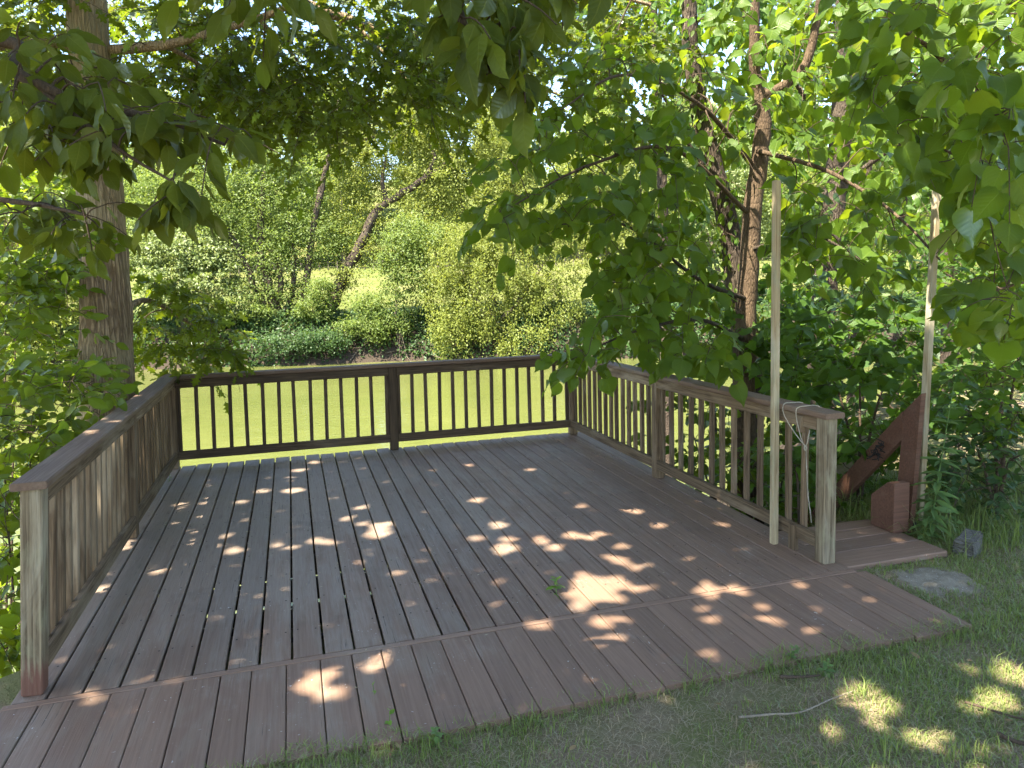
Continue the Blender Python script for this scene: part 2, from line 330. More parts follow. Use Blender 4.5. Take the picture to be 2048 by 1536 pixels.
def stone_mat(name, a, b, sc=18, bump=0.6, speck=(0.5, 0.5, 0.48)):
    m, nt, out = newmat(name); g = N(nt); tc = g.new('ShaderNodeTexCoord'); v = tc.outputs['Object']
    n = g.noise(v, sc, 6, 0.7); n2 = g.noise(v, sc * 9, 3, 0.6); col = g.mix(g.ramp(n, 0.3, 0.7), a, b); col = g.mix(g.ramp(n2, 0.62, 0.7), col, speck)
    g.lk(g.bsdf(col, 0.95, 0.15, g.bump(g.math('ADD', n, n2), bump, 0.01)), out.inputs[0]); return m
M['pad'] = stone_mat('pad_concrete', (0.15, 0.125, 0.088), (0.32, 0.275, 0.205), 14, 1.0)
M['rope'] = stone_mat('rope', (0.34, 0.30, 0.22), (0.52, 0.47, 0.37), 90, 0.6)
M['stump'] = bark_mat('stump_wood', (0.27, 0.255, 0.225), (0.10, 0.092, 0.08), (20, 6, 40), 0.8)
M['metal'] = stone_mat('dark_metal', (0.02, 0.02, 0.02), (0.035, 0.033, 0.03), 30, 0.2, (0.06, 0.05, 0.04))

# ------------------------------------------------------------------ dapples: gaps cut into the crowns so that sun spots land here (deck point, radius)
HOLES_PX = [(1148,1071,20),(1197,1067,13),(1180,1076,12),(1108,1096,14),(1079,1077,11),(1082,1086,11),(1015,1077,15),(1010,1096,24),(1003,1104,14),(1239,1094,14),
 (1241,1123,18),(1269,1134,15),(1216,1115,11),(1165,1190,34),(1172,1165,24),(1212,1170,34),(1198,1190,34),(1240,1163,20),(1274,1179,15),(1233,1198,20),(1162,1150,11),(1160,1213,20),
 (1416,1179,24),(1421,1189,14),(1472,1179,19),(1404,1216,10),(1421,1238,13),(1240,1236,13),(1199,1239,12),(1208,1251,14),(1234,1275,16),(1193,1282,14),(1074,1249,17),(1272,1022,17),
 (1165,1014,9),(1317,1051,14),(1443,1052,11),(1421,1308,10),(759,1053,20),(754,1069,24),(726,1048,10),(723,1015,11),(692,1038,12),(632,1081,16),(652,1086,10),(584,1095,10),(552,1092,9),
 (952,1076,14),(998,1052,14),(795,1146,9),(615,1368,24),(640,1352,26),(660,1345,18),(640,1385,26),(670,1380,18),(744,1332,24),(769,1311,11),(815,1363,8),(202,1178,14),(249,1095,16),(254,1083,12),
 (312,1142,13),(396,1128,15),(467,1102,17),(457,1072,10),(429,1091,10),(363,1009,11),(363,1019,9),(353,1047,6),(482,1003,12),(421,996,9),(523,982,13),(582,982,16),(596,940,13),(627,925,10),
 (483,1004,10),(940,931,9),(953,1001,15),(998,1049,17),(1060,940,8),(1732,1391,46),(1760,1408,30),(1662,1454,16),(2028,1338,38),(1994,1387,34),(1940,1400,18),(1836,1471,18),(1938,1325,8),
 (1745,1436,16),(1690,1395,10),(1530,1237,12),(1525,1214,9),(1600,1168,8),(1620,1263,7),(1560,1245,8)]
HC = []; HRD = []
for (a, b, r) in HOLES_PX:
    p = on(a, b, 0.0); z = (p - CAM) @ FW; HC.append(p[:2]); HRD.append(r * z / F_PX)
# a few on the left hand rail
for (a, b, r) in [(275,780,7),(255,800,8),(238,815,8),(205,845,12),(210,833,6)]:
    p = on(a, b, 0.95); q = p - TOSUN * (p[2] / TOSUN[2]); z = (p - CAM) @ FW; HC.append(q[:2]); HRD.append(r * z / F_PX)
HC = np.array(HC); HRD = np.array(HRD); HRD = np.where(HRD < 0.07, HRD * 0.88, HRD)
def shade_xy(X): return X[:, :2] - TOSUN[:2] * (X[:, 2] / TOSUN[2])[:, None]
def clear_holes(X, size, k=0.42):
    """True for leaves that do not stand in one of the light gaps"""
    s = shade_xy(X); ok = np.ones(len(X), bool)
    for c, r in zip(HC, HRD): ok &= ((s - c) ** 2).sum(1) > (r * 0.92 + size * k) ** 2
    return ok

# ------------------------------------------------------------------ leaf shapes (base at origin, tip +Y, face +Z, length 1)
def blade(outline, mid, fold=0.22, droop=0.3, stalk=0.3, sw=0.012):
    V = []; Fc = []
    k = len(outline)
    midp = [(0.0, y) for y in mid]
    for (x, y) in midp: V.append((x, y))
    nm = len(midp)
    for sgn in (1, -1):
        o = len(V)
        for (x, y) in outline: V.append((sgn * x, y))
        # connect strip between the midrib and outline by nearest y
        i = j = 0
        while i < nm - 1 or j < k - 1:
            if i < nm - 1 and (j == k - 1 or mid[i + 1] <= outline[j + 1][1]):
                t = (i, i + 1, o + j) if sgn < 0 else (i, o + j, i + 1); i += 1
            else:
                t = (i, o + j + 1, o + j) if sgn < 0 else (i, o + j, o + j + 1); j += 1
            Fc.append(t)
    V = np.array([(x, y, fold * abs(x) - droop * max(y, 0) ** 2 * 0.6 + 0.03 * math.sin(9 * y + 3 * x)) for x, y in V])
    if stalk:
        o = len(V); V = np.vstack([V, [(-sw, mid[0], 0), (sw, mid[0], 0), (0, mid[0] - stalk, 0.05)]]); Fc.append((o, o + 1, o + 2))
    return V, np.array(Fc)
HEART = blade([(0.02, 0.03), (0.20, -0.04), (0.38, 0.05), (0.48, 0.24), (0.45, 0.46), (0.30, 0.68), (0.12, 0.86), (0.0, 1.04)], [0.06, 0.35, 0.65, 1.04], 0.18, 0.35, 0.38)
OVATE = blade([(0.02, 0.0), (0.15, 0.10), (0.26, 0.28), (0.30, 0.48), (0.25, 0.68), (0.13, 0.87), (0.0, 1.03)], [0.0, 0.33, 0.66, 1.03], 0.20, 0.40, 0.10)
OVAL = blade([(0.02, 0.0), (0.22, 0.16), (0.30, 0.45), (0.2, 0.75), (0.0, 1.0)], [0.0, 0.5, 1.0], 0.22, 0.3, 0.15)
OAK = blade([(0.03, 0.0), (0.07, 0.12), (0.24, 0.19), (0.10, 0.29), (0.13, 0.36), (0.36, 0.47), (0.15, 0.55), (0.17, 0.63), (0.31, 0.76), (0.11, 0.79), (0.10, 0.90), (0.0, 1.0)], [0.0, 0.3, 0.6, 1.0], 0.15, 0.25, 0.12)
LANCE = blade([(0.01, 0.0), (0.10, 0.2), (0.135, 0.45), (0.08, 0.78), (0.0, 1.0)], [0.0, 0.5, 1.0], 0.3, 0.55, 0.0)
CARD = (np.array([(0, 0, 0), (0.30, 0.48, 0.07), (0, 1.0, -0.06), (-0.30, 0.48, 0.07)]), np.array([(0, 1, 2), (0, 2, 3)]))
CARD2 = (np.array([(0, 0, 0), (0.34, 0.30, 0.08), (0.22, 0.75, 0.03), (0, 1.0, -0.1), (-0.22, 0.75, 0.03), (-0.34, 0.30, 0.08)]), np.array([(0, 1, 2), (0, 2, 3), (0, 3, 4), (0, 4, 5)]))

def keep_lc(me, tpl, n=1):
    a = me.attributes.new('lc', 'FLOAT_VECTOR', 'POINT'); a.data.foreach_set('vector', np.tile(tpl[0].astype(np.float32), (n, 1)).ravel())
def unit(a): return a / (np.linalg.norm(a, axis=-1, keepdims=True) + 1e-9)
def frames(Y, Nn):
    Y = unit(Y); Z = unit(Nn - (Nn * Y).sum(1, keepdims=True) * Y); X = np.cross(Y, Z); return np.stack([X, Y, Z], 2)   # columns
def cloud_arrays(tpl, pos, R, s):
    V, Fc = tpl; n = len(pos)
    A = np.einsum('nij,kj->nki', R, V) * s[:, None, None] + pos[:, None, :]
    Fa = Fc[None] + (np.arange(n) * len(V))[:, None, None]
    return A.reshape(-1, 3), Fa.reshape(-1, Fc.shape[1])
def variants(tpl):
    V, Fc = tpl; out = [tpl]
    for wx, tw, dr, sd_ in ((0.86, 0.5, -0.30, 1), (1.10, -0.4, 0.16, 2), (0.94, 0.15, -0.5, 3)):
        W = V.copy(); y = np.clip(W[:, 1], 0, None); W[:, 0] *= wx; W[:, 2] += dr * y * y * 0.5 + 0.05 * np.sin(7 * y + sd_) * np.abs(W[:, 0]) * 3
        a_ = tw * y; W[:, 0], W[:, 2] = W[:, 0] * np.cos(a_) - W[:, 2] * np.sin(a_), W[:, 0] * np.sin(a_) + W[:, 2] * np.cos(a_); W[:, 0] += 0.10 * tw * y * y; out.append((W, Fc))
    return out
def leaves(parent, tpl, mat, pos, Y, Nn, s, name='leaf', stuff='foliage', maxn=300, minpx=9.0, big=True, smooth=True, filt=True):
    """the leaves that show largest become objects of their own, the rest one mesh"""
    pos = np.asarray(pos); R = frames(np.asarray(Y), np.asarray(Nn)); s = np.asarray(s)
    if filt:
        k = clear_holes(pos, s, 0.5) & ~((pos[:, 0] > -0.12) & (pos[:, 0] < 4.58) & (pos[:, 1] > -1.0) & (pos[:, 1] < 4.55) & (pos[:, 2] < 0.92)) & ~((pos[:, 0] > 4.3) & (pos[:, 0] < 5.62) & (pos[:, 1] < 0.95) & (pos[:, 1] > -1) & (pos[:, 2] < 1.3)); pos, R, s = pos[k], R[k], s[k]
    pick = np.zeros(len(pos), bool); TV = variants(tpl); vi = rng.integers(0, len(TV), len(pos))
    if big:
        u, v, z = project(pos); pxs = s * F_PX / np.maximum(z, 0.3)
        ok = (z > 0.5) & (u > -30) & (u < 2078) & (v > -30) & (v < 1566) & (pxs > minpx)
        face = np.abs(np.einsum('ni,ni->n', R[:, :, 2], unit(pos - CAM)))
        sc = np.where(ok, pxs * (0.3 + face), 0); idx = np.argsort(-sc)[:maxn]; idx = idx[sc[idx] > 0]; pick[idx] = True
        MS = []
        for T_ in TV: me = mesh_from(name, T_[0], T_[1], smooth); me.materials.append(mat); keep_lc(me, tpl); MS.append(me)
        for i in idx:
            m = Matrix.Identity(4)
            for r in range(3):
                for c in range(3): m[r][c] = R[i, r, c] * s[i]
                m[r][3] = pos[i, r]
            link(name, MS[vi[i]], None, parent, m)
    rest = ~pick
    if rest.any():
        Vs, Fs, o, n_ = [], [], 0, 0
        for j, T_ in enumerate(TV):
            k = rest & (vi == j)
            if not k.any(): continue
            V, Fa = cloud_arrays(T_, pos[k], R[k], s[k]); Vs.append(V); Fs.append(Fa + o); o += len(V); n_ += int(k.sum())
        me = mesh_from(stuff, np.concatenate(Vs), np.concatenate(Fs), smooth); keep_lc(me, tpl, n_); link(stuff, me, mat, parent, None, 'stuff')

def smooth01(t): t = np.clip(t, 0, 1); return t * t * (3 - 2 * t)

# ------------------------------------------------------------------ setting: ground, river
WATER_Z = -2.4; FAR_D = 36.9
def bank_edge(x): return np.interp(x, [-30, -6, -1, -0.3, 4.6, 5.4, 6.5, 9, 30], [-2.5, -2.0, -1.2, 0.2, 0.2, 0.6, 1.7, 4.5, 8.0])
def bank_w(x): return np.interp(x, [-30, 0, 4.5, 6, 9, 30], [5.0, 4.2, 4.6, 5.2, 6.5, 8.0])
def ground_z(x, y):
    x = np.asarray(x, float); y = np.asarray(y, float)
    d = (x - CAM[0]) * HF[0] + (y - CAM[1]) * HF[1]
    nz = -0.035 - 3.3 * smooth01((y - bank_edge(x)) / bank_w(x)) + 0.012 * np.sin(3.1 * x + 1) * np.cos(2.7 * y)
    nz = nz + np.clip(-1.6 - y, 0, 6) * 0.035
    s = (x - CAM[0]) * HR[0] + (y - CAM[1]) * HR[1]
    wob = 0.7 * np.sin(s * 0.21) + 0.4 * np.sin(s * 0.53 + 1)
    fz = -3.3 + 3.0 * smooth01((d - FAR_D + 0.6 + wob) / 4.2) + 0.052 * np.clip(d - 43, 0, 73) + 0.28 * np.clip(d - 116, 0, 90)
    fz = fz + 0.25 * np.sin(0.13 * x + 0.4) * np.clip((d - 43) / 20, 0, 1)
    return np.where(d < 25, nz, fz)
ss = np.concatenate([-np.geomspace(9, 420, 26)[::-1], np.linspace(-8.6, 8.6, 58), np.geomspace(9, 420, 26)])
ds = np.concatenate([np.linspace(-9, 11, 67), np.linspace(11.6, 25, 12), np.linspace(30, 47, 40), np.geomspace(49, 420, 40)])
S_, D_ = np.meshgrid(ss, ds); X_, Y_ = sd(S_, D_); Z_ = ground_z(X_, Y_)
nr, nc = S_.shape; ii = np.arange(nr * nc).reshape(nr, nc)
Fg = np.stack([ii[:-1, :-1], ii[:-1, 1:], ii[1:, 1:], ii[1:, :-1]], -1).reshape(-1, 4)
tag(link('ground', mesh_from('ground', np.stack([X_, Y_, Z_], -1).reshape(-1, 3), Fg, True), M['ground']), kind='structure')
wv = []; 
for s_, d_ in [(-430, 2), (430, 2), (430, 60), (-430, 60)]: x_, y_ = sd(s_, d_); wv.append((x_, y_, WATER_Z))
tag(link('river_water', mesh_from('river_water', wv, [(0, 1, 2, 3)]), M['water']), kind='structure')

# ------------------------------------------------------------------ the deck
XB = [-0.032, 0.115, 0.261, 0.414, 0.568, 0.725, 0.877, 1.028, 1.181, 1.334, 1.484, 1.633, 1.783, 1.932, 2.08, 2.224, 2.371, 2.515, 2.661, 2.808, 2.951, 3.085, 3.224, 3.36, 3.498, 3.636, 3.776, 3.918, 4.06, 4.203, 4.349, 4.495]
DL = 4.455
deck = thing('wooden_deck', (2.2, 0.0, 0.0), 'brown painted plank deck floor overlooking the green river', 'deck')
T = 0.036
for i in range(len(XB) - 1):
    x0, x1 = XB[i], XB[i + 1]
    gap = np.interp((x0 + x1) / 2, [0, 2.0, 3.0, 4.5], [0.013, 0.012, 0.006, 0.004]) + random.uniform(-0.0015, 0.0015)
    zz = -T / 2 + random.uniform(-0.002, 0.002); wd = (x1 - x0) - gap; xm = (x0 + x1) / 2
    ys, ye = 0.004, DL + random.uniform(-0.008, 0.006)
    tw = Vector((random.uniform(-0.006, 0.006), 0, 1))
    sg = [(ys, ye)]
    if i == 21: jy = on(1090, 930, 0)[1]; sg = [(ys, jy - 0.006), (jy + 0.006, ye)]
    for a, b in sg:
        beam('floor_board', (xm + random.uniform(-.001, .001), a, zz), (xm + random.uniform(-.0015, .0015), b, zz + random.uniform(-.002, .002)), wd, T, M['deck'], deck, tw, 0.005, random.uniform(-0.002, 0.002))
beam('rim_board', (-0.05, -0.024, -0.071), (4.50, -0.020, -0.071), 0.040, 0.14, M['apron'], deck, (0, 0, 1), 0.003)
XA = [-0.06] + [x + random.uniform(-0.006, 0.006) for x in [0.10, 0.245, 0.392, 0.54, 0.70, 0.855, 1.0, 1.155, 1.31, 1.463, 1.61, 1.76, 1.91, 2.06, 2.205, 2.35, 2.495, 2.64, 2.785, 2.93, 3.07, 3.21, 3.35, 3.49, 3.63, 3.77, 3.91, 4.05, 4.19, 4.33]] + [4.475, 4.56]
for i in range(len(XA) - 1):
    x0, x1 = XA[i], XA[i + 1]; xm = (x0 + x1) / 2
    beam('apron_board', (xm, -0.80 + random.uniform(-0.01, 0.01), -T / 2 - 0.006), (xm, -0.047 + random.uniform(-0.003, 0.002), -T / 2 - 0.003), x1 - x0 - random.uniform(0.003, 0.007), T, M['apron'], deck, (random.uniform(-.008, .008), 0, 1), 0.004)
for y in np.arange(0.3, 4.4, 0.41):
    beam('joist', (-0.02, y, -T - 0.075), (4.48, y, -T - 0.075), 0.038, 0.14, M['joist'], deck)
beam('fascia', (-0.03, DL - 0.05, -T - 0.095), (4.49, DL - 0.05, -T - 0.095), 0.038, 0.185, M['joist'], deck)
for x in (0.05, 2.25, 4.42):
    for y in (1.2, 4.3): beam('support_post', (x, y, -3.2), (x, y, -T - 0.14), 0.14, 0.14, M['joist'], deck, (0, 1, 0))

def screw_geo():
    g_ = Geo()
    for i in range(len(XB) - 1):
        for y in np.arange(0.3, 4.4, 0.41):
            for k in (0.2, 0.8):
                if random.random() < 0.75:
                    c = np.array([XB[i] * (1 - k) + XB[i + 1] * k, y + random.uniform(-0.01, 0.01), 0.0035]); th = np.arange(6) * math.pi / 3
                    V = np.vstack([[c], np.stack([c[0] + 0.0055 * np.cos(th), c[1] + 0.0055 * np.sin(th), np.full(6, c[2])], 1)])
                    g_.add(V, np.array([(0, 1 + j, 1 + (j + 1) % 6) for j in range(6)]))
    return g_
screw_geo().obj('screw_heads', M['metal'], deck, False, 'stuff')

def litter():
    g_ = Geo(); r = np.random.default_rng(77)
    for k in range(520):
        if r.random() < 0.55: x = XB[r.integers(1, len(XB) - 1)] + r.normal(0, 0.012); y = r.uniform(0.0, DL)
        else: x = r.uniform(-0.0, 4.45); y = r.uniform(-0.75, DL)
        L_ = r.uniform(0.004, 0.013); a = r.uniform(0, 6.28); d = np.array([math.cos(a), math.sin(a), 0]) * L_; e = np.array([-math.sin(a), math.cos(a), 0]) * L_ * r.uniform(0.12, 0.5); c = np.array([x, y, 0.0045])
        up_ = np.array([0, 0, r.uniform(0.001, 0.005)])
        g_.add(np.array([c - d, c + e, c + d + up_, c - e + up_ * 0.5]), np.array([(0, 1, 2), (0, 2, 3)]))
    return g_
tag(litter().obj('leaf_litter', M['straw'], None, False), 'tiny dry flakes and seeds scattered over the deck boards', 'litter', kind='stuff')

# ------------------------------------------------------------------ railings
def railing(name, label, b0, t0, b1, t1, posts, per_bay, inward, mats, cap_over=(0.0, 0.0), cap_w=0.142, skip_first=False, group='deck railings'):
    """b/t = centre of the first and last post at deck level and under the cap; posts = fractions along"""
    b0, t0, b1, t1 = [np.array(v, float) for v in (b0, t0, b1, t1)]
    root = thing(name, b0, label, 'railing')
    inw = np.array(inward, float)
    def pt(f, z):   # z as fraction of post height
        return (b0 * (1 - f) + b1 * f) * (1 - z) + (t0 * (1 - f) + t1 * f) * z
    H = np.linalg.norm(t0 - b0); L = np.linalg.norm(b1 - b0); ax = (b1 - b0) / L
    pw = 0.089
    for i, f in enumerate(posts):
        if i == 0 and skip_first: continue
        beam('post', pt(f, 0) - np.array([0, 0, -0.0005]), pt(f, 1), pw, pw, mats['post'] if i == 0 else mats['rail'], root, inw, 0.006)
    rt = 0.038
    for i in range(len(posts) - 1):
        f0, f1 = posts[i] + (pw / 2 + 0.001) / L, posts[i + 1] - (pw / 2 + 0.001) / L
        zt = 1 - 0.0445 / H; zb = 0.129 / H
        off = inw * 0.024
        beam('top_rail', pt(f0, zt) + off, pt(f1, zt) + off, rt, 0.086, mats['rail'], root, (0, 0, 1), 0.004)
        beam('bottom_rail', pt(f0, zb) + off, pt(f1, zb) + off, rt, 0.086, mats['rail'], root, (0, 0, 1), 0.004)
        n = per_bay[i]
        for k in range(n):
            f = f0 + (f1 - f0) * ((k + 0.12) / (n - 0.76)) + random.uniform(-0.004, 0.004) / L
            jt = random.uniform(-0.009, 0.009) / L
            o2 = -inw * 0.0145
            beam('baluster', pt(f, 0.093 / H) + o2, pt(f + jt, 1 - 0.012 / H) + o2, 0.036, 0.036, mats['rail'], root, inw, 0.004)
    c0 = pt(posts[0], 1) - ax * cap_over[0]; c1 = pt(posts[-1], 1) + ax * cap_over[1]
    beam('cap_rail', c0 + np.array([0, 0, 0.0195]), c1 + np.array([0, 0, 0.0195]), cap_w, 0.037, mats['cap'], root, (0, 0, 1), 0.007)
    return root
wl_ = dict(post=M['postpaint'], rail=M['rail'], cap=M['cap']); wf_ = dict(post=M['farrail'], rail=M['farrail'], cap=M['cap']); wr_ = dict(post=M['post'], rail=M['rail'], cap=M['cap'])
left_rail = railing('railing', 'greyish weathered railing on the left beside the big tree trunk', (0.048, 0.085, 0), (0.112, 0.075, 0.955), (0.060, 4.385, 0), (0.068, 4.385, 0.905),
        [0, 0.505, 1], [16, 16], (1, 0, 0), wl_, (0.075, 0.16), 0.150)
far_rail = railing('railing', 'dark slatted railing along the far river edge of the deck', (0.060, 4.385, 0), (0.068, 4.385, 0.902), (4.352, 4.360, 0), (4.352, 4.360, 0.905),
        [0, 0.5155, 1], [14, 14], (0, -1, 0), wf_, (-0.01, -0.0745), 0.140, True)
right_rail = railing('railing', 'weathered brown railing on the right with a rope over its cap', (4.420, 0.150, 0), (4.424, 0.150, 0.925), (4.352, 4.360, 0), (4.352, 4.360, 0.902),
        [0, 0.5135, 1], [14, 15], (-1, 0, 0), wr_, (0.075, 0.072), 0.148)
# the far corner post of the right railing is built twice by the shared ends above; drop the far railing's copy
for o in list(far_rail.children):
    if o.name.startswith('post'): pass
_fp = [o for o in far_rail.children if o.name.split('.')[0] == 'post']
bpy.data.objects.remove(_fp[-1], do_unlink=True)
# stub support under the right hand rail
beam('support_block', (4.375, 0.40, 0.001), (4.375, 0.40, 0.17), 0.060, 0.036, M['rail'], right_rail, (1, 0, 0), 0.003)
beam('splice_block', (4.376, 0.34, 0.80), (4.376, 0.34, 0.905), 0.05, 0.03, M['rail'], right_rail, (1, 0, 0), 0.003)

# ------------------------------------------------------------------ tall poles
pb = np.array([4.318, 0.528, 0.0005]); pt_ = on(1553, 361, 0.528, 1); pt_ = np.array([pt_[0], 0.528, pt_[2]])
pole = thing('timber_pole', pb, 'tall pale square pole standing beside the right railing', 'pole')
sh1 = beam('shaft', pb, pt_, 0.043, 0.043, M['pole'], pole, (1, 0, 0), 0.004)
beam('nail', pt_ + np.array([0.004, 0, -0.002]), pt_ + np.array([0.008, 0.01, 0.03]), 0.004, 0.004, M['metal'], sh1, (1, 0, 0), 0.001)
yp2 = 0.52
b2 = on(1838, 1040, yp2, 1); t2 = on(1874, 375, yp2, 1); b2 = b2 + (b2 - t2) / np.linalg.norm(b2 - t2) * 0.12
pole2 = thing('timber_pole', b2, 'tall pale square pole leaning right behind the red brown stair post', 'pole')
sh2 = beam('shaft', b2, t2, 0.045, 0.045, M['pole'], pole2, (1, 0, 0), 0.004)
beam('nail', t2 + np.array([0.0, 0, -0.002]), t2 + np.array([0.004, 0.0, 0.035]), 0.004, 0.004, M['metal'], sh2, (1, 0, 0), 0.001)

# ------------------------------------------------------------------ stair landing and hand rail
stairs = thing('stair_landing', (4.9, 0.35, 0), 'red brown stair landing and handrail going down to the river', 'stairs')
ly = [0.03, 0.255, 0.44, 0.585, 0.73]
for i in range(4):
    beam('landing_board', (4.492, (ly[i] + ly[i + 1]) / 2, -0.021 + random.uniform(-.001, .001)), (5.275 - 0.004 * i, (ly[i] + ly[i + 1]) / 2, -0.021), ly[i + 1] - ly[i] - 0.004, 0.04, M['apron'], stairs, (0, 0, 1), 0.006)
beam('riser', (4.495, 0.068, -0.10), (5.262, 0.068, -0.10), 0.03, 0.115, M['redwood'], stairs)
for k in range(9):
    yy = 0.86 + 0.26 * k; zz = -0.20 * (k + 1)
    beam('tread', (4.52, yy, zz), (5.26, yy, zz), 0.27, 0.038, M['apron'], stairs, (0, 0, 1), 0.005)
beam('stringer', (5.29, 0.62, -0.12), (5.29, 3.1, -2.05), 0.038, 0.24, M['redwood'], stairs)
beam('stringer', (4.50, 0.75, -0.22), (4.50, 3.1, -2.05), 0.034, 0.24, M['redwood'], stairs)
# newel block with a slanted top
def prism(name, poly_yz, x0, x1, mat, parent):
    n = len(poly_yz); V = [(x0, y, z) for y, z in poly_yz] + [(x1, y, z) for y, z in poly_yz]
    Fc = [tuple(range(n)), tuple(range(2 * n - 1, n - 1, -1))] + [(i, n + i, n + (i + 1) % n, (i + 1) % n) for i in range(n)]
    V = np.array(V); c = V.mean(0); me = mesh_from(name, V - c, [tuple(reversed(f)) for f in Fc])
    import bmesh
    bm = bmesh.new(); bm.from_mesh(me); bmesh.ops.recalc_face_normals(bm, faces=bm.faces); bmesh.ops.bevel(bm, geom=list(bm.edges), offset=0.004, segments=1, affect='EDGES'); bm.to_mesh(me); bm.free()
    return link(name, me, mat, parent, Matrix.Translation(Vector(c)))
zt = on(1792, 968, 0.41, 1)[2]
prism('newel_block', [(0.408, 0.0005), (0.625, 0.0005), (0.625, zt - 0.13), (0.47, zt), (0.408, zt)], 5.200, 5.334, M['redwood'], stairs)
nb = on(1829, 945, 0.43, 1); ntp = on(1843, 787, 0.43, 1); nd = (ntp - nb) / (ntp[2] - nb[2])
n0 = nb + nd * (-0.03 - nb[2]); off_ = np.array([0.021, 0.065, 0])
xr = ntp[0] - 0.022
ha = on(1845, 783, xr, 0); hb_ = on(1675, 967, xr, 0); dirr = (hb_ - ha) / np.linalg.norm(hb_ - ha); nrm_ = np.cross(dirr, (1, 0, 0)); nrm_ = nrm_ * np.sign(nrm_[2])
sl_ = dirr[2] / dirr[1]
def np_at(dx, y, z): return n0 + nd * (z - n0[2]) + np.array([dx, y - 0.43, 0])
zt2 = ntp[2]; PV = []
for dx in (0.0, 0.040):
    for (y_, z_) in ((0.43, -0.03), (0.57, -0.03), (0.57, zt2 + sl_ * 0.14), (0.43, zt2)): PV.append(np_at(dx, y_, z_))
PV = np.array(PV); pc = PV[0]
pm = mesh_from('newel_plank', PV - pc, [(0, 1, 2, 3), (7, 6, 5, 4), (0, 4, 5, 1), (1, 5, 6, 2), (2, 6, 7, 3), (3, 7, 4, 0)])
link('newel_plank', pm, M['redwood'], stairs, Matrix.Translation(Vector(pc)))
xr = ntp[0] + 0.0
e0 = np.array([xr, 0.572, zt2 + sl_ * 0.142]); hr0 = e0 - nrm_ * 0.070; hr1 = hr0 + (hb_ - ha)
HV = []
for dx in (-0.004, 0.036):
    for q_ in (e0, e0 + dirr * 2.7, e0 + dirr * 2.7 - nrm_ * 0.14, e0 - np.array([0, 0, 0.14 / abs(nrm_[2])])): HV.append(q_ + np.array([dx - 0.020, 0, 0]))
HV = np.array(HV); pc = HV[0]
hm = mesh_from('handrail', HV - pc, [(3, 2, 1, 0), (4, 5, 6, 7), (0, 1, 5, 4), (1, 2, 6, 5), (2, 3, 7, 6), (3, 0, 4, 7)])
link('handrail', hm, M['redwood'], stairs, Matrix.Translation(Vector(pc)))
cl = hr0 + dirr * (0.30 * np.linalg.norm(hr1 - hr0)) - np.array([0.026, 0, 0])
tg = Geo()
for k in range(26):
    a = cl + dirr * rng.uniform(-0.09, 0.09) + np.array([-rng.uniform(0, 0.03), 0, rng.uniform(-0.05, 0.05)]); b = a + rng.normal(0, 0.02, 3); c = b + rng.normal(0, 0.02, 3)
    tg.tube(resample([a, b, c], 6), 0.004, 5)
tg.obj('bark_debris', M['metal'], stairs)
beam('support_post', (5.32, 0.62, -2.6), (5.32, 0.62, -0.02), 0.089, 0.089, M['joist'], stairs, (0, 1, 0))
beam('bracket', (5.375, 0.402, 0.0), (5.375, 0.402, 0.06), 0.02, 0.012, M['metal'], stairs, (0, 1, 0), 0.001)

# ------------------------------------------------------------------ rope over the railing
rp = []
xi = 4.338
def rp_(px, py, x=xi): return on(px, py, x, 0)
ropes = [
 [np.array([4.50, 0.455, 0.86]), np.array([4.497, 0.46, 0.945]), np.array([4.47, 0.455, 0.968]), np.array([4.40, 0.46, 0.970]), np.array([4.35, 0.47, 0.964]), rp_(1566, 822), rp_(1572, 838), rp_(1590, 866), rp_(1607, 888), rp_(1613, 893)],
 [np.array([4.50, 0.30, 0.86]), np.array([4.499, 0.305, 0.95]), np.array([4.47, 0.31, 0.970]), np.array([4.42, 0.315, 0.972]), np.array([4.355, 0.325, 0.966]), rp_(1592, 822), rp_(1594, 842), rp_(1600, 868), rp_(1606, 886), rp_(1611, 893)],
 [rp_(1620, 860, 4.36), rp_(1617, 872), rp_(1615, 884), rp_(1612, 892)],
 [rp_(1612, 893), rp_(1613, 915, 4.41), rp_(1614, 950, 4.415), rp_(1616, 990, 4.42), rp_(1620, 1020, 4.42), rp_(1623, 1045, 4.42)],
]
th = np.linspace(0, 4.5 * math.pi, 26); kc = rp_(1612, 895)
knot = [kc + np.array([-0.004, 0.010 * math.sin(t), 0.013 * math.cos(t) - 0.006 * i / 26]) for i, t in enumerate(th)]
rg = Geo()
for r_ in ropes: rg.tube(resample(r_, 34) + rng.normal(0, 0.0007, (34, 3)), 0.0034, 7, 0.12)
rg.tube(resample(knot, 60), 0.0045, 7)
ro = rg.obj('rope', M['rope'], None); tag(ro, 'thin white rope looped over the right railing and knotted below', 'rope')

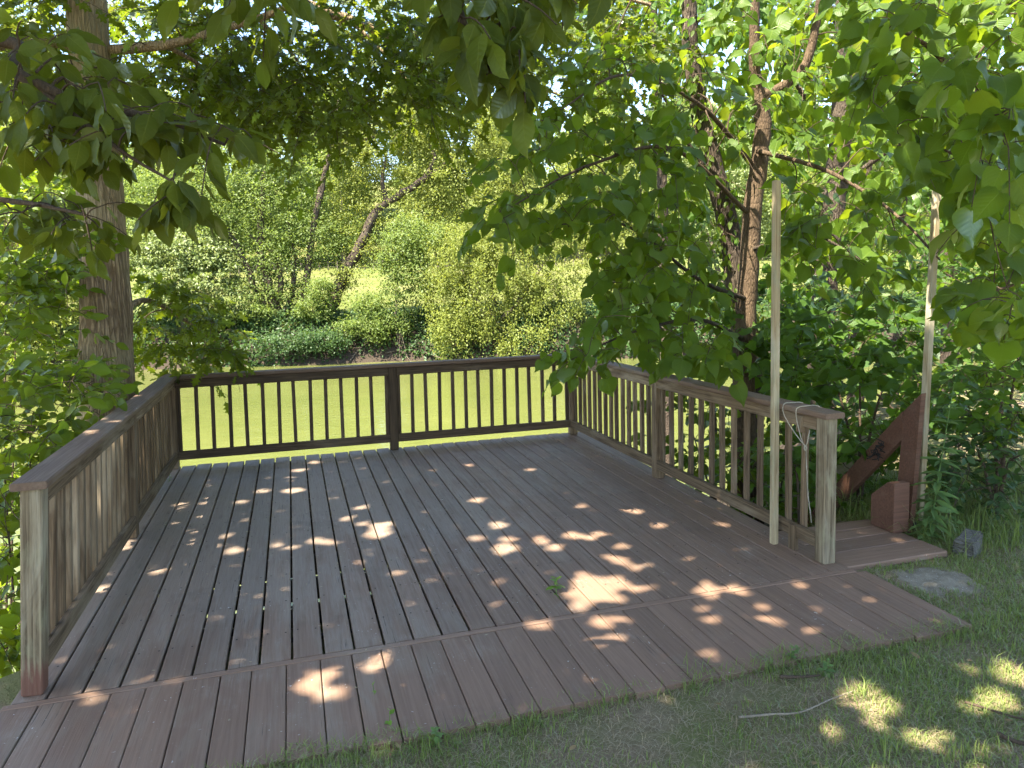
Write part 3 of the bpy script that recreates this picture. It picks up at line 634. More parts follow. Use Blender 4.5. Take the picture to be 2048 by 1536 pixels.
# ------------------------------------------------------------------ trees: generator
class Tree:
    def __init__(s, name, base, label, group=None):
        s.root = thing(name, base, label, 'tree', group); s.sk = []; s.skr = []; s.tw = Geo(); s.ntw = 0
        s.pos = []; s.Y = []; s.N = []; s.S = []
    def limb(s, pts, r0, r1, mat, name='branch', n=None, sides=12, wob=0.06, flare=0.0):
        n = n or max(8, len(pts) * 6); q = resample(pts, n); jit = rng.normal(0, 1, q.shape) * (0.035 * min(r0, 0.2)); jit[0] = 0; q = q + jit
        t = np.linspace(0, 1, n); r = r0 * (1 - t) + r1 * t
        if flare: r = r * (1 + flare * np.exp(-t * 16))
        g_ = Geo(); g_.tube(q, r, sides, wob); g_.obj(name, mat, s.root)
        s.sk.append(q); s.skr.append(r); return q
    def nearest(s, p):
        if getattr(s, '_n', 0) != len(s.sk): s._A = np.concatenate(s.sk); s._R = np.concatenate(s.skr); s._n = len(s.sk)
        i = ((s._A - p) ** 2).sum(1).argmin(); return s._A[i], s._R[i]
    def spray(s, p, out, L, n, size, droop=0.5, face=0.5, twig=True, tr=0.004, hang=0.6):
        """a leafy twig ending at p + out*L"""
        out = out / (np.linalg.norm(out) + 1e-9); side = np.cross(out, (0, 0, 1)); side = side / (np.linalg.norm(side) + 1e-9)
        t = np.linspace(0, 1, 5)[:, None]; c = p + out * L * t + np.array([0, 0, -1]) * droop * L * t ** 2
        if twig:
            a, ar = s.nearest(p); v = p - a; dl = np.linalg.norm(v)
            if dl > 0.05:
                mid = a + v * 0.5 + np.array([0, 0, 0.10 * dl]) + rng.normal(0, 0.05 * dl, 3)
                pts = np.vstack([resample([a, mid, p], 6), c[1:]])
            else: pts = c
            rr = np.linspace(max(0.003, min(0.6 * ar, 0.003 + 0.005 * dl + tr)), 0.0020, len(pts)); s.tw.tube(pts, rr, 5); s.sk.append(pts[1:]); s.skr.append(rr[1:])
        for k in range(n):
            u = (k + 0.6) / n; q = p + out * L * u + np.array([0, 0, -1]) * droop * L * u * u
            sg = 1 if k % 2 else -1
            dv = out * rng.uniform(0.2, 0.7) + side * sg * rng.uniform(0.4, 0.9) + np.array([0, 0, -1]) * rng.uniform(0.2, 1.2) * hang + rng.normal(0, 0.2, 3)
            if k == n - 1: dv = out + np.array([0, 0, -1]) * hang + rng.normal(0, 0.15, 3)
            dv = dv / np.linalg.norm(dv)
            nn = np.array([0, 0, 0.85]) + rng.normal(0, 0.62, 3) - face * np.array([FW[0], FW[1], 0]) * rng.uniform(0, 1.3)
            sz = size * rng.uniform(0.55, 1.18)
            s.pos.append(q + dv * sz * 0.28); s.Y.append(dv); s.N.append(nn); s.S.append(sz)
    def fill(s, poly, dr, count, L, n, size, outfrom=None, **kw):
        """sprays spread over a patch of the view, at depths dr, reaching away from the nearest limb"""
        poly = np.array(poly, float); lo, hi = poly.min(0), poly.max(0); tries = 0; Q = []
        while len(Q) < count and tries < count * 60:
            tries += 1
            q = rng.uniform(lo, hi)
            if not inside(q, poly): continue
            Q.append(P(q[0], q[1], rng.uniform(*dr)))
        Q = [p for p in Q if not (4.3 < p[0] < 5.65 and -1 < p[1] < 1.0 and p[2] < 1.4) and not (-0.2 < p[0] < 4.75 and -1.0 < p[1] < 4.6 and p[2] < 1.0)]
        A = np.concatenate(s.sk); Q.sort(key=lambda p: ((A - p) ** 2).sum(1).min())
        for p in Q:
            a, _ = s.nearest(p)
            o = unit(p - (a if outfrom is None else outfrom)) * 0.8 + rng.normal(0, 0.45, 3); o[2] = o[2] * 0.4 - 0.05
            s.spray(p, o, L * rng.uniform(0.6, 1.3), n + rng.integers(-1, 2), size, **kw)
    def thin(s, lines, half, depth, keep=0.22):
        """sparser leaves in front of the bare lower trunks"""
        X = np.array(s.pos); u, v, z = project(X); m = np.zeros(len(X), bool)
        for ln in lines:
            ln = sorted(ln, key=lambda p: p[1]); ys = [p[1] for p in ln]; xs = [p[0] for p in ln]
            m |= (np.abs(u - np.interp(v, ys, xs)) < half) & (v > ys[0]) & (v < ys[-1])
        m &= (z < depth) & (rng.random(len(X)) > keep); k = ~m
        for nm in ('pos', 'Y', 'N', 'S'): setattr(s, nm, [a for a, b_ in zip(getattr(s, nm), k) if b_])
    def finish(s, tpl, mat, twigmat, **kw):
        if s.tw.n: s.tw.obj('twigs', twigmat, s.root, True, 'stuff')
        if s.pos: leaves(s.root, tpl, mat, np.array(s.pos), np.array(s.Y), np.array(s.N), np.array(s.S), stuff='crown', **kw)
def inside(p, poly):
    x, y = p; c = False; j = len(poly) - 1
    for i in range(len(poly)):
        if (poly[i][1] > y) != (poly[j][1] > y) and x < (poly[j][0] - poly[i][0]) * (y - poly[i][1]) / (poly[j][1] - poly[i][1]) + poly[i][0]: c = not c
        j = i
    return c

# ---- shade crown: leaves over the deck wherever the photo shows shade
def shade_leaves(x0, x1, y0, y1, zr, size, depth, seed, frac=0.42):
    """leaves high in a crown, added until the ground grid below is shaded; light gaps are kept clear"""
    r = np.random.default_rng(seed); gs = 0.05
    gx = np.arange(x0, x1, gs); gy = np.arange(y0, y1, gs); GX, GY = np.meshgrid(gx, gy); pts = np.stack([GX.ravel(), GY.ravel()], 1)
    hole = np.zeros(len(pts), bool)
    for c, rr in zip(HC, HRD): hole |= ((pts - c) ** 2).sum(1) < (rr * 0.95) ** 2
    C = np.where(hole, 99.0, 0.0).reshape(GX.shape); C = np.where((GX > 4.95) & (GY > 0.25), np.maximum(C, depth - 2.5), C); out = []
    for it in range(60):
        need = np.where(C.ravel() < depth)[0]
        if len(need) < 40: break
        ch = r.choice(need, min(len(need), 3000), replace=False); q = pts[ch] + r.uniform(-gs, gs, (len(ch), 2)) * 0.5
        z = r.uniform(*zr, len(ch)); s_ = size * r.uniform(0.6, 1.25, len(ch)) * (1 if it < 25 else 0.6)
        for t_ in range(12):      # stay above what the lens takes in, so the crown in view is only what hangs there
            X = np.column_stack([q + TOSUN[:2] * (z / TOSUN[2])[:, None], z]); u, v, zz = project(X); bad = (zz > -0.5) & (v > -70) & (u > -160) & (u < 2200)
            if not bad.any(): break
            z = np.where(bad, z + 0.5, z)
        ok = clear_holes(X, s_, 0.40); X, s_, q = X[ok], s_[ok], q[ok]
        out.append(np.column_stack([X, s_]))
        for (qx, qy), ss_ in zip(q, s_):
            i = int((qx - x0) / gs); j = int((qy - y0) / gs); k = max(1, int(round(ss_ * 0.42 / gs))); area = ((2 * k + 1) * gs) ** 2
            C[max(0, j - k):j + k + 1, max(0, i - k):i + k + 1] += frac * ss_ ** 2 / area
    return np.concatenate(out)
CANOPY = blade([(0.03, 0.0), (0.30, 0.18), (0.16, 0.36), (0.42, 0.52), (0.22, 0.66), (0.26, 0.84), (0.0, 1.0)], [0.0, 0.5, 1.0], 0.15, 0.2, 0.0)
def canopy(root, arr, mat):
    n = len(arr); dv = rng.normal(0, 1, (n, 3)); dv[:, 2] = dv[:, 2] * 0.4 - 0.2; dv = unit(dv)
    nn = TOSUN * 1.6 + rng.normal(0, 0.35, (n, 3)); R = frames(dv, nn); V, Fa = cloud_arrays(CANOPY, arr[:, :3] - R[:, :, 1] * (arr[:, 3] * 0.5)[:, None], R, arr[:, 3])
    link('shade_crown', mesh_from('shade_crown', V, Fa, True), mat, root, None, 'stuff')  # unseen leaves added to shade deck and lawn, gaps shaped for sun spots

# ------------------------------------------------------------------ the oak on the left
ob = P(212, 800, 6.7); obase = np.array([ob[0] + 0.02, ob[1], ground_z(ob[0], ob[1])])
oak = Tree('oak_tree', obase, 'big oak with furrowed grey trunk rising behind the left railing')
tk = [obase + np.array([0, 0, -0.15]), P(215, 860, 6.7), P(210, 600, 6.7), P(196, 330, 6.7), P(175, 40, 6.7), P(160, -250, 6.8), P(175, -700, 7.0), P(230, -1100, 7.2)]
def furrowed(tree, pts, r0, r1, mat, flare, n=230, sides=110):
    q = resample(pts, n); t = np.linspace(0, 1, n); r = (r0 * (1 - t) + r1 * t) * (1 + flare * np.exp(-t * 16)); th = np.arange(sides) * 2 * math.pi / sides; V = []
    for i in range(n):
        z = q[i][2]; wv = 0.9 * np.sin(z * 2.1 + 2 * th) + 0.7 * np.sin(z * 5.3 + 3 * th + 1) + 0.35 * np.sin(z * 13 + 5 * th)
        rid = np.abs(np.sin(11 * th + wv)) ** 0.6 * (0.65 + 0.35 * np.sin(z * 9 + 4 * th + 2 * np.sin(z * 3))) + 0.35 * np.abs(np.sin(23 * th - wv * 1.4 + z)) + rng.uniform(-0.12, 0.12, sides)
        lob = 0.05 * np.sin(3 * th + 0.5 * z) + 0.03 * np.sin(5 * th - 0.8 * z) + 0.22 * np.exp(-t[i] * 18) * np.sin(5 * th + 1)
        rr = r[i] * (1 + lob) + 0.012 * (rid - 0.8); V.append(np.stack([q[i][0] + rr * np.cos(th), q[i][1] + rr * np.sin(th), np.full(sides, z)], 1))
    V = np.concatenate(V); j = np.arange(sides); Fq = np.concatenate([np.stack([i * sides + j, i * sides + (j + 1) % sides, (i + 1) * sides + (j + 1) % sides, (i + 1) * sides + j], 1) for i in range(n - 1)])
    link('trunk', mesh_from('trunk', V, Fq, True), mat, tree.root); tree.sk.append(q); tree.skr.append(r)
furrowed(oak, tk, 0.245, 0.10, M['oakbark'], 0.75)
oak.limb([P(225, 100, 6.7), P(330, 90, 6.5), P(430, 62, 6.2), P(560, 20, 5.8), P(700, -60, 5.4)], 0.048, 0.016, M['oakbark'], sides=10)
oak.limb([P(180, 95, 6.7), P(60, 85, 6.5), P(-60, 110, 6.2)], 0.05, 0.02, M['oakbark'], sides=8)
oak.limb([P(200, -60, 6.75), P(450, -40, 7.4), P(750, 60, 8.0), P(980, 150, 8.6), P(1120, 190, 9.0)], 0.085, 0.012, M['oakbark'], sides=10)
oak.limb([P(190, -120, 6.8), P(520, -160, 6.5), P(900, -110, 6.4), P(1300, 10, 6.6)], 0.085, 0.015, M['oakbark'], sides=10)
oak.limb([P(230, 640, 6.75), P(290, 600, 7.4), P(370, 640, 8.0), P(440, 690, 8.4)], 0.035, 0.008, M['oakbark'], sides=8)
oak.limb([P(180, -300, 6.8), np.array([1.0, 2.2, 6.0]), np.array([2.6, 1.2, 7.0]), np.array([4.4, 0.6, 7.4])], 0.11, 0.02, M['oakbark'], sides=10)
oak.limb([P(190, -400, 6.8), np.array([0.2, 0.2, 6.8]), np.array([0.6, -1.4, 7.5]), np.array([1.6, -2.8, 7.8])], 0.10, 0.02, M['oakbark'], sides=10)
oak.limb([P(450, -40, 7.4), P(520, 40, 7.6), P(600, 130, 7.9), P(640, 250, 8.2)], 0.03, 0.008, M['oakbark'], sides=8)
oak.limb([P(700, 40, 7.9), P(780, 120, 8.0), P(860, 220, 8.2)], 0.025, 0.008, M['oakbark'], sides=8)
oak.limb([P(330, 90, 6.5), P(400, 130, 6.8), P(480, 190, 7.1)], 0.025, 0.008, M['oakbark'], sides=8)
oak.limb([P(900, -110, 6.4), P(960, 20, 7.0), P(1080, 120, 7.6)], 0.03, 0.008, M['oakbark'], sides=8)
oak.limb([P(200, -600, 6.9), np.array([-2.2, 1.8, 7.6]), np.array([-3.4, 0.2, 8.2])], 0.09, 0.02, M['oakbark'], sides=10)
oak.limb([P(200, -500, 6.9), np.array([0.0, 5.0, 7.4]), np.array([1.6, 5.6, 8.0])], 0.09, 0.02, M['oakbark'], sides=10)
oak.fill([(330, 0), (620, 0), (900, 20), (900, 190), (760, 215), (560, 260), (440, 200), (340, 150)], (6.0, 8.4), 276, 0.42, 11, 0.145, face=0.6, hang=0.5)
oak.fill([(880, 0), (1300, 0), (1330, 120), (1240, 190), (1120, 215), (960, 190), (860, 140)], (6.8, 9.2), 143, 0.42, 11, 0.145, face=0.6, hang=0.5)
oak.fill([(790, 170), (980, 190), (930, 260), (860, 275), (810, 230)], (7.5, 8.6), 21, 0.35, 11, 0.145, face=0.6, hang=0.7)
oak.fill([(230, 40), (620, 120), (640, 190), (660, 330), (560, 270), (420, 240), (260, 200)], (6.4, 8.6), 101, 0.40, 11, 0.145, face=0.6, hang=0.6)
oak.fill([(270, 560), (380, 560), (470, 660), (480, 720), (400, 735), (300, 720), (265, 640)], (7.2, 8.6), 69, 0.36, 11, 0.145, face=0.6, hang=0.7)
oak.fill([(-20, -40), (150, -40), (140, 160), (-20, 200)], (6.2, 8.6), 110, 0.4, 11, 0.145, face=0.6)
canopy(oak.root, shade_leaves(-0.6, 6.3, -1.3, 5.0, (5.0, 9.0), 0.19, 2.9, 5), M['oakleaf'])
oak.fill([(215, -80), (440, -80), (440, 120), (230, 120)], (7.2, 9.6), 70, 0.42, 11, 0.15, face=0.6, hang=0.5)
oak.fill([(640, -60), (1180, -60), (1180, 110), (660, 120)], (8.0, 10.5), 90, 0.45, 11, 0.155, face=0.6, hang=0.5)
oak.finish(OAK, M['oakleaf'], M['twig'])

# ------------------------------------------------------------------ the large-leaved tree whose boughs hang in from above
hb = np.array([-2.3, -2.6, ground_z(-2.3, -2.6)])
hick = Tree('hickory_tree', hb, 'broad leaved tree with large drooping leaves hanging in from the top')
hick.limb([hb + np.array([0, 0, -0.1]), hb + np.array([0.05, 0, 2.0]), hb + np.array([0.1, 0.1, 4.2]), hb + np.array([0.3, 0.2, 6.5])], 0.16, 0.07, M['darkbark'], 'trunk', 30, 14, 0.05, 0.6)
hick.limb([hb + np.array([0.06, 0, 2.2]), P(-150, 60, 2.6), P(20, 140, 2.5), P(160, 205, 2.5), P(330, 240, 2.6), P(450, 290, 2.6)], 0.030, 0.006, M['twig'], sides=8)
hick.limb([P(60, 160, 2.5), P(200, 270, 2.45), P(270, 320, 2.4), P(340, 360, 2.35)], 0.010, 0.004, M['twig'], sides=6)
hick.limb([hb + np.array([0.06, 0, 1.6]), P(-200, 330, 3.0), P(-40, 390, 3.0), P(80, 410, 2.9), P(170, 430, 2.8)], 0.022, 0.005, M['twig'], sides=7)
hick.limb([hb + np.array([0.1, 0.1, 3.4]), P(200, -330, 2.2), P(560, -200, 2.1), P(850, -60, 2.0), P(930, 60, 1.95), P(960, 120, 1.95), P(1030, 190, 1.9)], 0.030, 0.005, M['twig'], sides=8)
hick.limb([P(700, -130, 2.05), P(1000, -110, 2.0), P(1250, -60, 2.0), P(1420, -80, 2.1)], 0.012, 0.005, M['twig'], sides=6)
hick.fill([(0, 170), (120, 130), (330, 190), (470, 250), (500, 300), (420, 310), (330, 280), (180, 300), (60, 300), (0, 280)], (2.35, 2.8), 45, 0.16, 6, 0.103, face=0.6, droop=0.4, hang=1.3, tr=0.002)
hick.fill([(0, 60), (130, 80), (260, 150), (200, 200), (0, 190)], (2.4, 3.0), 21, 0.16, 6, 0.103, face=0.6, droop=0.4, hang=0.8, tr=0.002)
hick.fill([(300, 330), (380, 345), (410, 380), (330, 385)], (2.25, 2.4), 6, 0.12, 6, 0.097, face=0.6, droop=0.5, hang=1.6, tr=0.002)
hick.fill([(0, 370), (110, 385), (210, 400), (200, 450), (90, 450), (0, 430)], (2.7, 3.2), 17, 0.15, 6, 0.097, face=0.6, droop=0.4, hang=0.9, tr=0.002)
hick.fill([(900, -50), (1000, -30), (1040, 80), (1050, 150), (1000, 180), (950, 150), (915, 40)], (1.85, 2.05), 18, 0.12, 6, 0.103, face=0.6, droop=0.5, hang=1.8, tr=0.002)
hick.fill([(430, -70), (560, -60), (560, -20), (430, -20)], (2.0, 2.2), 6, 0.12, 6, 0.097, face=0.6, droop=0.5, hang=1.4, tr=0.002)
hick.fill([(1060, -90), (1300, -80), (1300, -40), (1060, -40)], (1.9, 2.1), 13, 0.12, 6, 0.097, face=0.6, droop=0.5, hang=1.5, tr=0.002)
hick.limb([hb + np.array([0.2, 0.1, 5.0]), np.array([0.0, -2.2, 6.0]), np.array([2.2, -2.0, 6.6]), np.array([4.2, -2.0, 6.8])], 0.05, 0.01, M['darkbark'], sides=8)
canopy(hick.root, shade_leaves(-2.0, 8.0, -4.4, -1.3, (4.6, 7.4), 0.19, 1.5, 6), M['hickoryleaf'])
hick.finish(OVATE, M['hickoryleaf'], M['twig'])

# ------------------------------------------------------------------ lindens and other trunks on the right bank
def gbase(px, py, d):
    p = P(px, py, d); return np.array([p[0], p[1], float(ground_z(p[0], p[1]))])
lb = gbase(1495, 760, 7.6)
lin = Tree('linden_tree', lb, 'linden with pale brown forked trunk and heart shaped leaves')
lin.limb([lb + np.array([0, 0, -0.1]), P(1488, 740, 7.6), P(1497, 560, 7.6), P(1508, 400, 7.6), P(1525, 270, 7.6), P(1520, 180, 7.6)], 0.115, 0.075, M['palebark'], 'trunk', 40, 14, 0.04, 0.4)
lin.limb([P(1520, 195, 7.6), P(1508, 120, 7.55), P(1510, 0, 7.5), P(1500, -250, 7.5), P(1480, -600, 7.4)], 0.062, 0.03, M['palebark'], 'limb', sides=10)
lin.limb([P(1522, 192, 7.6), P(1570, 170, 7.5), P(1610, 130, 7.45), P(1630, 60, 7.4), P(1650, -60, 7.3), P(1720, -400, 7.0)], 0.058, 0.028, M['palebark'], 'limb', sides=10)
lin.limb([P(1505, 330, 7.6), P(1400, 210, 6.9), P(1250, 150, 6.3), P(1120, 220, 5.8)], 0.028, 0.006, M['palebark'], sides=7)
lin.limb([P(1500, 430, 7.6), P(1350, 300, 6.8), P(1180, 330, 6.0), P(1010, 420, 5.5)], 0.026, 0.005, M['palebark'], sides=7)
lin.limb([P(1497, 600, 7.6), P(1400, 560, 6.9), P(1250, 450, 6.3), P(1100, 450, 5.8)], 0.026, 0.005, M['darkbark'], sides=7)
lin.limb([P(1492, 680, 7.6), P(1400, 640, 6.6), P(1280, 660, 5.9), P(1180, 700, 5.5)], 0.024, 0.005, M['darkbark'], sides=7)
lin.limb([P(1510, 300, 7.6), P(1650, 340, 6.6), P(1780, 420, 5.8), P(1880, 520, 5.2)], 0.026, 0.006, M['palebark'], sides=7)
lin.limb([P(1500, 500, 7.6), P(1620, 470, 6.6), P(1740, 530, 5.9)], 0.022, 0.005, M['darkbark'], sides=7)
lin.fill([(1010, 320), (1100, 230), (1210, 60), (1330, 30), (1420, 120), (1400, 320), (1260, 330), (1100, 330)], (5.4, 8.0), 78, 0.30, 7, 0.135, face=0.7, hang=0.9)
lin.fill([(980, 390), (1150, 340), (1380, 330), (1420, 560), (1330, 520), (1200, 480), (1090, 470), (1000, 440)], (5.2, 7.2), 66, 0.30, 7, 0.135, face=0.7, hang=0.9)
lin.fill([(1110, 520), (1250, 480), (1400, 560), (1460, 740), (1300, 700), (1240, 680), (1160, 690), (1200, 620)], (5.2, 7.2), 64, 0.28, 7, 0.135, face=0.7, hang=1.0)
lin.fill([(955, 400), (1060, 380), (1080, 440), (990, 455)], (5.0, 5.8), 8, 0.24, 7, 0.12, face=0.7, hang=0.9)
lin.fill([(960, 300), (1100, 210), (1110, 300), (1000, 350)], (5.4, 6.4), 4, 0.26, 7, 0.12, face=0.7, hang=0.9)
lin.fill([(1130, 690), (1250, 700), (1260, 715), (1140, 715)], (5.0, 5.5), 10, 0.22, 6, 0.12, face=0.7, hang=1.2)
lin.fill([(1420, -60), (1760, -60), (1760, 300), (1560, 330), (1420, 300)], (6.0, 8.6), 136, 0.30, 7, 0.14, face=0.6, hang=0.9)
lin.fill([(1530, 340), (1700, 320), (1800, 420), (1790, 540), (1680, 560), (1540, 480)], (5.2, 7.4), 58, 0.30, 7, 0.14, face=0.7, hang=1.0)
TRUNKS = [[(1378, 40), (1395, 200), (1425, 330), (1460, 470), (1478, 600), (1495, 700)], [(1510, 0), (1518, 180), (1525, 270), (1508, 400), (1497, 560), (1490, 700)], [(1640, 0), (1630, 60), (1605, 140), (1570, 172)], [(1690, 60), (1682, 250), (1668, 400), (1650, 560), (1640, 680)]]
lin.thin(TRUNKS, 30, 8.0); lin.thin([[(1874, 360), (1860, 560), (1845, 780)]], 30, 6.5, 0.1)
lin.finish(HEART, M['lindenleaf'], M['twig'])

l2b = np.array([8.6, 0.8, float(ground_z(8.6, 0.8))])
lin2 = Tree('linden_tree', l2b, 'linden boughs with bright heart shaped leaves reaching in at upper right')
lin2.limb([l2b + np.array([0, 0, -0.1]), l2b + np.array([-0.1, 0, 1.5]), l2b + np.array([-0.3, 0.1, 3.2]), l2b + np.array([-0.3, 0.1, 6.0])], 0.15, 0.08, M['palebark'], 'trunk', 30, 12, 0.05, 0.5)
lin2.limb([l2b + np.array([-0.2, 0, 2.6]), P(2180, 40, 5.4), P(2000, 230, 4.7), P(1930, 160, 4.5), P(1850, 90, 4.4), P(1800, 60, 4.4)], 0.035, 0.007, M['palebark'], sides=8)
lin2.limb([P(2090, 130, 5.0), P(2010, 260, 4.4), P(1960, 180, 4.3), P(1880, 120, 4.2)], 0.016, 0.005, M['palebark'], sides=7)
lin2.limb([l2b + np.array([-0.2, 0, 2.3]), P(2180, 300, 5.2), P(2060, 330, 4.6), P(1960, 330, 4.2), P(1890, 300, 4.1)], 0.028, 0.006, M['palebark'], sides=7)
lin2.limb([l2b + np.array([-0.2, 0, 1.6]), P(2180, 520, 5.4), P(2060, 560, 4.9), P(1960, 590, 4.5)], 0.022, 0.005, M['palebark'], sides=7)
lin2.fill([(1740, -80), (2060, -80), (2060, 130), (1900, 150), (1760, 120)], (3.7, 5.6), 63, 0.26, 6, 0.130, face=0.8, hang=1.0)
lin2.fill([(1720, 100), (2060, 120), (2060, 360), (1900, 340), (1760, 300)], (3.7, 5.4), 69, 0.26, 6, 0.130, face=0.8, hang=1.0)
lin2.fill([(1940, 330), (2060, 350), (2060, 560), (1960, 480)], (4.0, 5.6), 33, 0.24, 6, 0.130, face=0.8, hang=1.0)
lin2.fill([(1880, 560), (1960, 540), (2060, 600), (2060, 680), (1960, 640)], (4.0, 4.8), 14, 0.2, 5, 0.130, face=0.9, hang=1.1)
lin2.fill([(1900, 120), (2070, 60), (2070, 430), (1960, 420), (1930, 250)], (2.8, 3.5), 15, 0.20, 6, 0.135, face=0.9, hang=1.1)
lin2.fill([(1940, 560), (2060, 560), (2060, 660), (1970, 660)], (3.0, 3.6), 5, 0.18, 5, 0.135, face=0.9, hang=1.1)
lin2.thin([[(1874, 360), (1860, 560), (1845, 780)]], 34, 6.5, 0.06)
lin2.finish(HEART, M['lindenleaf'], M['twig'])

def trunk_tree(name, label, pts, base, r0, r1, mat, ivy=0, seed=0, leafpoly=None, cnt=0, dr=(8, 10), size=0.12, lmat='bushleaf', limbs=(), tpl=OVAL):
    t = Tree(name, base, label)
    q = t.limb([base + np.array([0, 0, -0.15])] + pts, r0, r1, mat, 'trunk', 46, 14, 0.06, 0.35)
    for lp, a, b in limbs: t.limb(lp, a, b, mat, sides=8)
    if leafpoly is not None:
        for pl, c in zip(leafpoly, cnt): t.fill(pl, dr, c, 0.34, 8, size, face=0.6, hang=0.8)
    if t.pos: t.thin(TRUNKS, 26, 8.6, 0.3)
    t.finish(tpl, M[lmat], M['twig'])
    if ivy:
        r = np.random.default_rng(seed); i = r.integers(2, len(q) - 1, ivy); th = r.uniform(0, 2 * math.pi, ivy); rad = np.interp(i, [0, len(q)], [r0, r1]) + r.uniform(0.01, 0.10, ivy)
        p = q[i] + np.stack([np.cos(th) * rad, np.sin(th) * rad, r.uniform(-0.12, 0.12, ivy)], 1); o = np.stack([np.cos(th), np.sin(th), np.zeros(ivy)], 1)
        leaves(t.root, OVAL, M['shrubleaf'], p, np.stack([r.normal(0, .4, ivy), r.normal(0, .4, ivy), -np.ones(ivy)], 1) + o * 0.4, o + r.normal(0, .35, (ivy, 3)) + [0, 0, .5], r.uniform(0.05, 0.10, ivy), name='ivy_leaf', stuff='ivy', maxn=120)
    return t
trunk_tree('ivy_tree', 'dark leaning trunk wrapped in ivy beside the forked linden', [P(1495, 740, 8.2), P(1478, 600, 8.2), P(1460, 470, 8.2), P(1425, 330, 8.2), P(1395, 200, 8.2), P(1378, 60, 8.2), P(1370, -200, 8.2), P(1340, -500, 8.2)],
    gbase(1495, 760, 8.2), 0.155, 0.06, M['darkbark'], 950, 3, [[(1180, -40), (1480, -40), (1470, 300), (1300, 330)], [(1330, 330), (1480, 330), (1500, 560), (1400, 600)]], [60, 26], (7.6, 9.4), 0.12,
    limbs=[([P(1440, 380, 8.2), P(1360, 260, 8.0), P(1300, 130, 7.8)], 0.03, 0.008)])
trunk_tree('bank_tree', 'stout dark furrowed trunk standing between the two tall poles', [P(1640, 700, 11), P(1650, 560, 11), P(1668, 400, 11), P(1682, 250, 11), P(1690, 60, 11), P(1700, -300, 11)], gbase(1640, 760, 11), 0.21, 0.12, M['darkbark'],
    0, 4, [[(1560, 0), (1900, 0), (1900, 260), (1600, 300)], [(1560, 330), (1900, 300), (1900, 560), (1580, 540)]], [110, 70], (9.0, 13), 0.15, 'lindenleaf',
    limbs=[([P(1680, 270, 11), P(1600, 180, 10.5), P(1540, 60, 10)], 0.05, 0.01), ([P(1670, 380, 11), P(1780, 300, 10.4), P(1880, 250, 10)], 0.05, 0.01)], tpl=HEART)
trunk_tree('bank_tree', 'slimmer straight dark trunk just right of the stout furrowed one', [P(1712, 700, 12.5), P(1715, 560, 12.5), P(1722, 420, 12.5), P(1740, 280, 12.5), P(1760, 50, 12.5)], gbase(1712, 760, 12.5), 0.13, 0.07, M['darkbark'],
    0, 5, [[(1680, 500), (1900, 480), (1950, 640), (1700, 640)]], [34], (10.5, 13), 0.12)
trunk_tree('bank_tree', 'tall leafy tree filling the gaps high behind the lindens', [P(1900, 640, 16), P(1895, 400, 16), P(1880, 100, 16), P(1860, -300, 16)], gbase(1900, 760, 16), 0.20, 0.10, M['darkbark'],
    0, 8, [[(1480, -80), (2080, -80), (2080, 240), (1500, 260)], [(1560, 240), (2080, 220), (2080, 470), (1620, 480)]], [260, 110], (12.5, 18.5), 0.23, 'bushleaf',
    limbs=[([P(1885, 200, 16), P(1750, 80, 15.5), P(1600, 20, 15)], 0.06, 0.015), ([P(1880, 150, 16), P(1980, 60, 15.5), P(2080, 0, 15)], 0.06, 0.015)], tpl=HEART)
trunk_tree('bank_tree', 'leafy tree high behind the ivy covered trunk', [P(1330, 640, 15), P(1325, 400, 15), P(1310, 100, 15), P(1290, -300, 15)], gbase(1330, 760, 13), 0.13, 0.08, M['darkbark'],
    0, 9, [[(1130, -80), (1520, -80), (1500, 130), (1180, 140)]], [150], (12, 16.5), 0.21, 'bushleaf', limbs=[([P(1315, 150, 15), P(1220, 60, 14.5), P(1140, 0, 14)], 0.05, 0.012), ([P(1315, 120, 15), P(1400, 40, 14.5), P(1480, 0, 14)], 0.05, 0.012)], tpl=HEART)
trunk_tree('bank_tree', 'thin sapling trunk low behind the right hand pole', [P(1790, 700, 13), P(1798, 600, 13), P(1800, 480, 13), P(1820, 340, 13)], gbase(1790, 760, 13), 0.07, 0.035, M['darkbark'], 0, 6,
    [[(1760, 400), (2060, 380), (2060, 620), (1780, 600)]], [46], (9, 13), 0.12)
trunk_tree('bank_tree', 'thin dark sapling leaning left by the right railing', [P(1425, 765, 9), P(1405, 715, 9), P(1385, 660, 9), P(1340, 560, 9)], gbase(1425, 790, 9), 0.045, 0.02, M['darkbark'], 0, 7,
    [[(1270, 520), (1400, 540), (1430, 700), (1330, 700)]], [14], (8, 9.4), 0.12, 'lindenleaf', tpl=HEART)

# ------------------------------------------------------------------ undergrowth on the right bank
def bush(name, label, fills, base, size, lmat, tpl=OVAL, stems=(), L=0.26, n=8, face=0.6, hang=0.5, cat='bush', group=None, maxn=300):
    t = Tree(name, base, label, group); t.root['category'] = cat
    for e in stems: t.limb([base, base * 0.5 + np.array(e) * 0.5 + np.array([0, 0, 0.15]), np.array(e)], 0.016, 0.005, M['twig'], 'stem', sides=6)
    for poly, dr, c in fills: t.fill(poly, dr, c, L, n, size, face=face, hang=hang, outfrom=base + np.array([0, 0, -0.5]))
    t.finish(tpl, M[lmat], M['twig'], maxn=maxn)
    return t
bush('bank_bush', 'dark leafy bush behind the right railing end post', [([(1560, 640), (1840, 600), (1850, 800), (1800, 900), (1680, 900), (1580, 800)], (5.8, 8.0), 152)], gbase(1720, 900, 6.8), 0.115, 'bushleaf', HEART,
     [P(1650, 720, 6.8), P(1720, 700, 6.8), P(1790, 720, 6.6)])
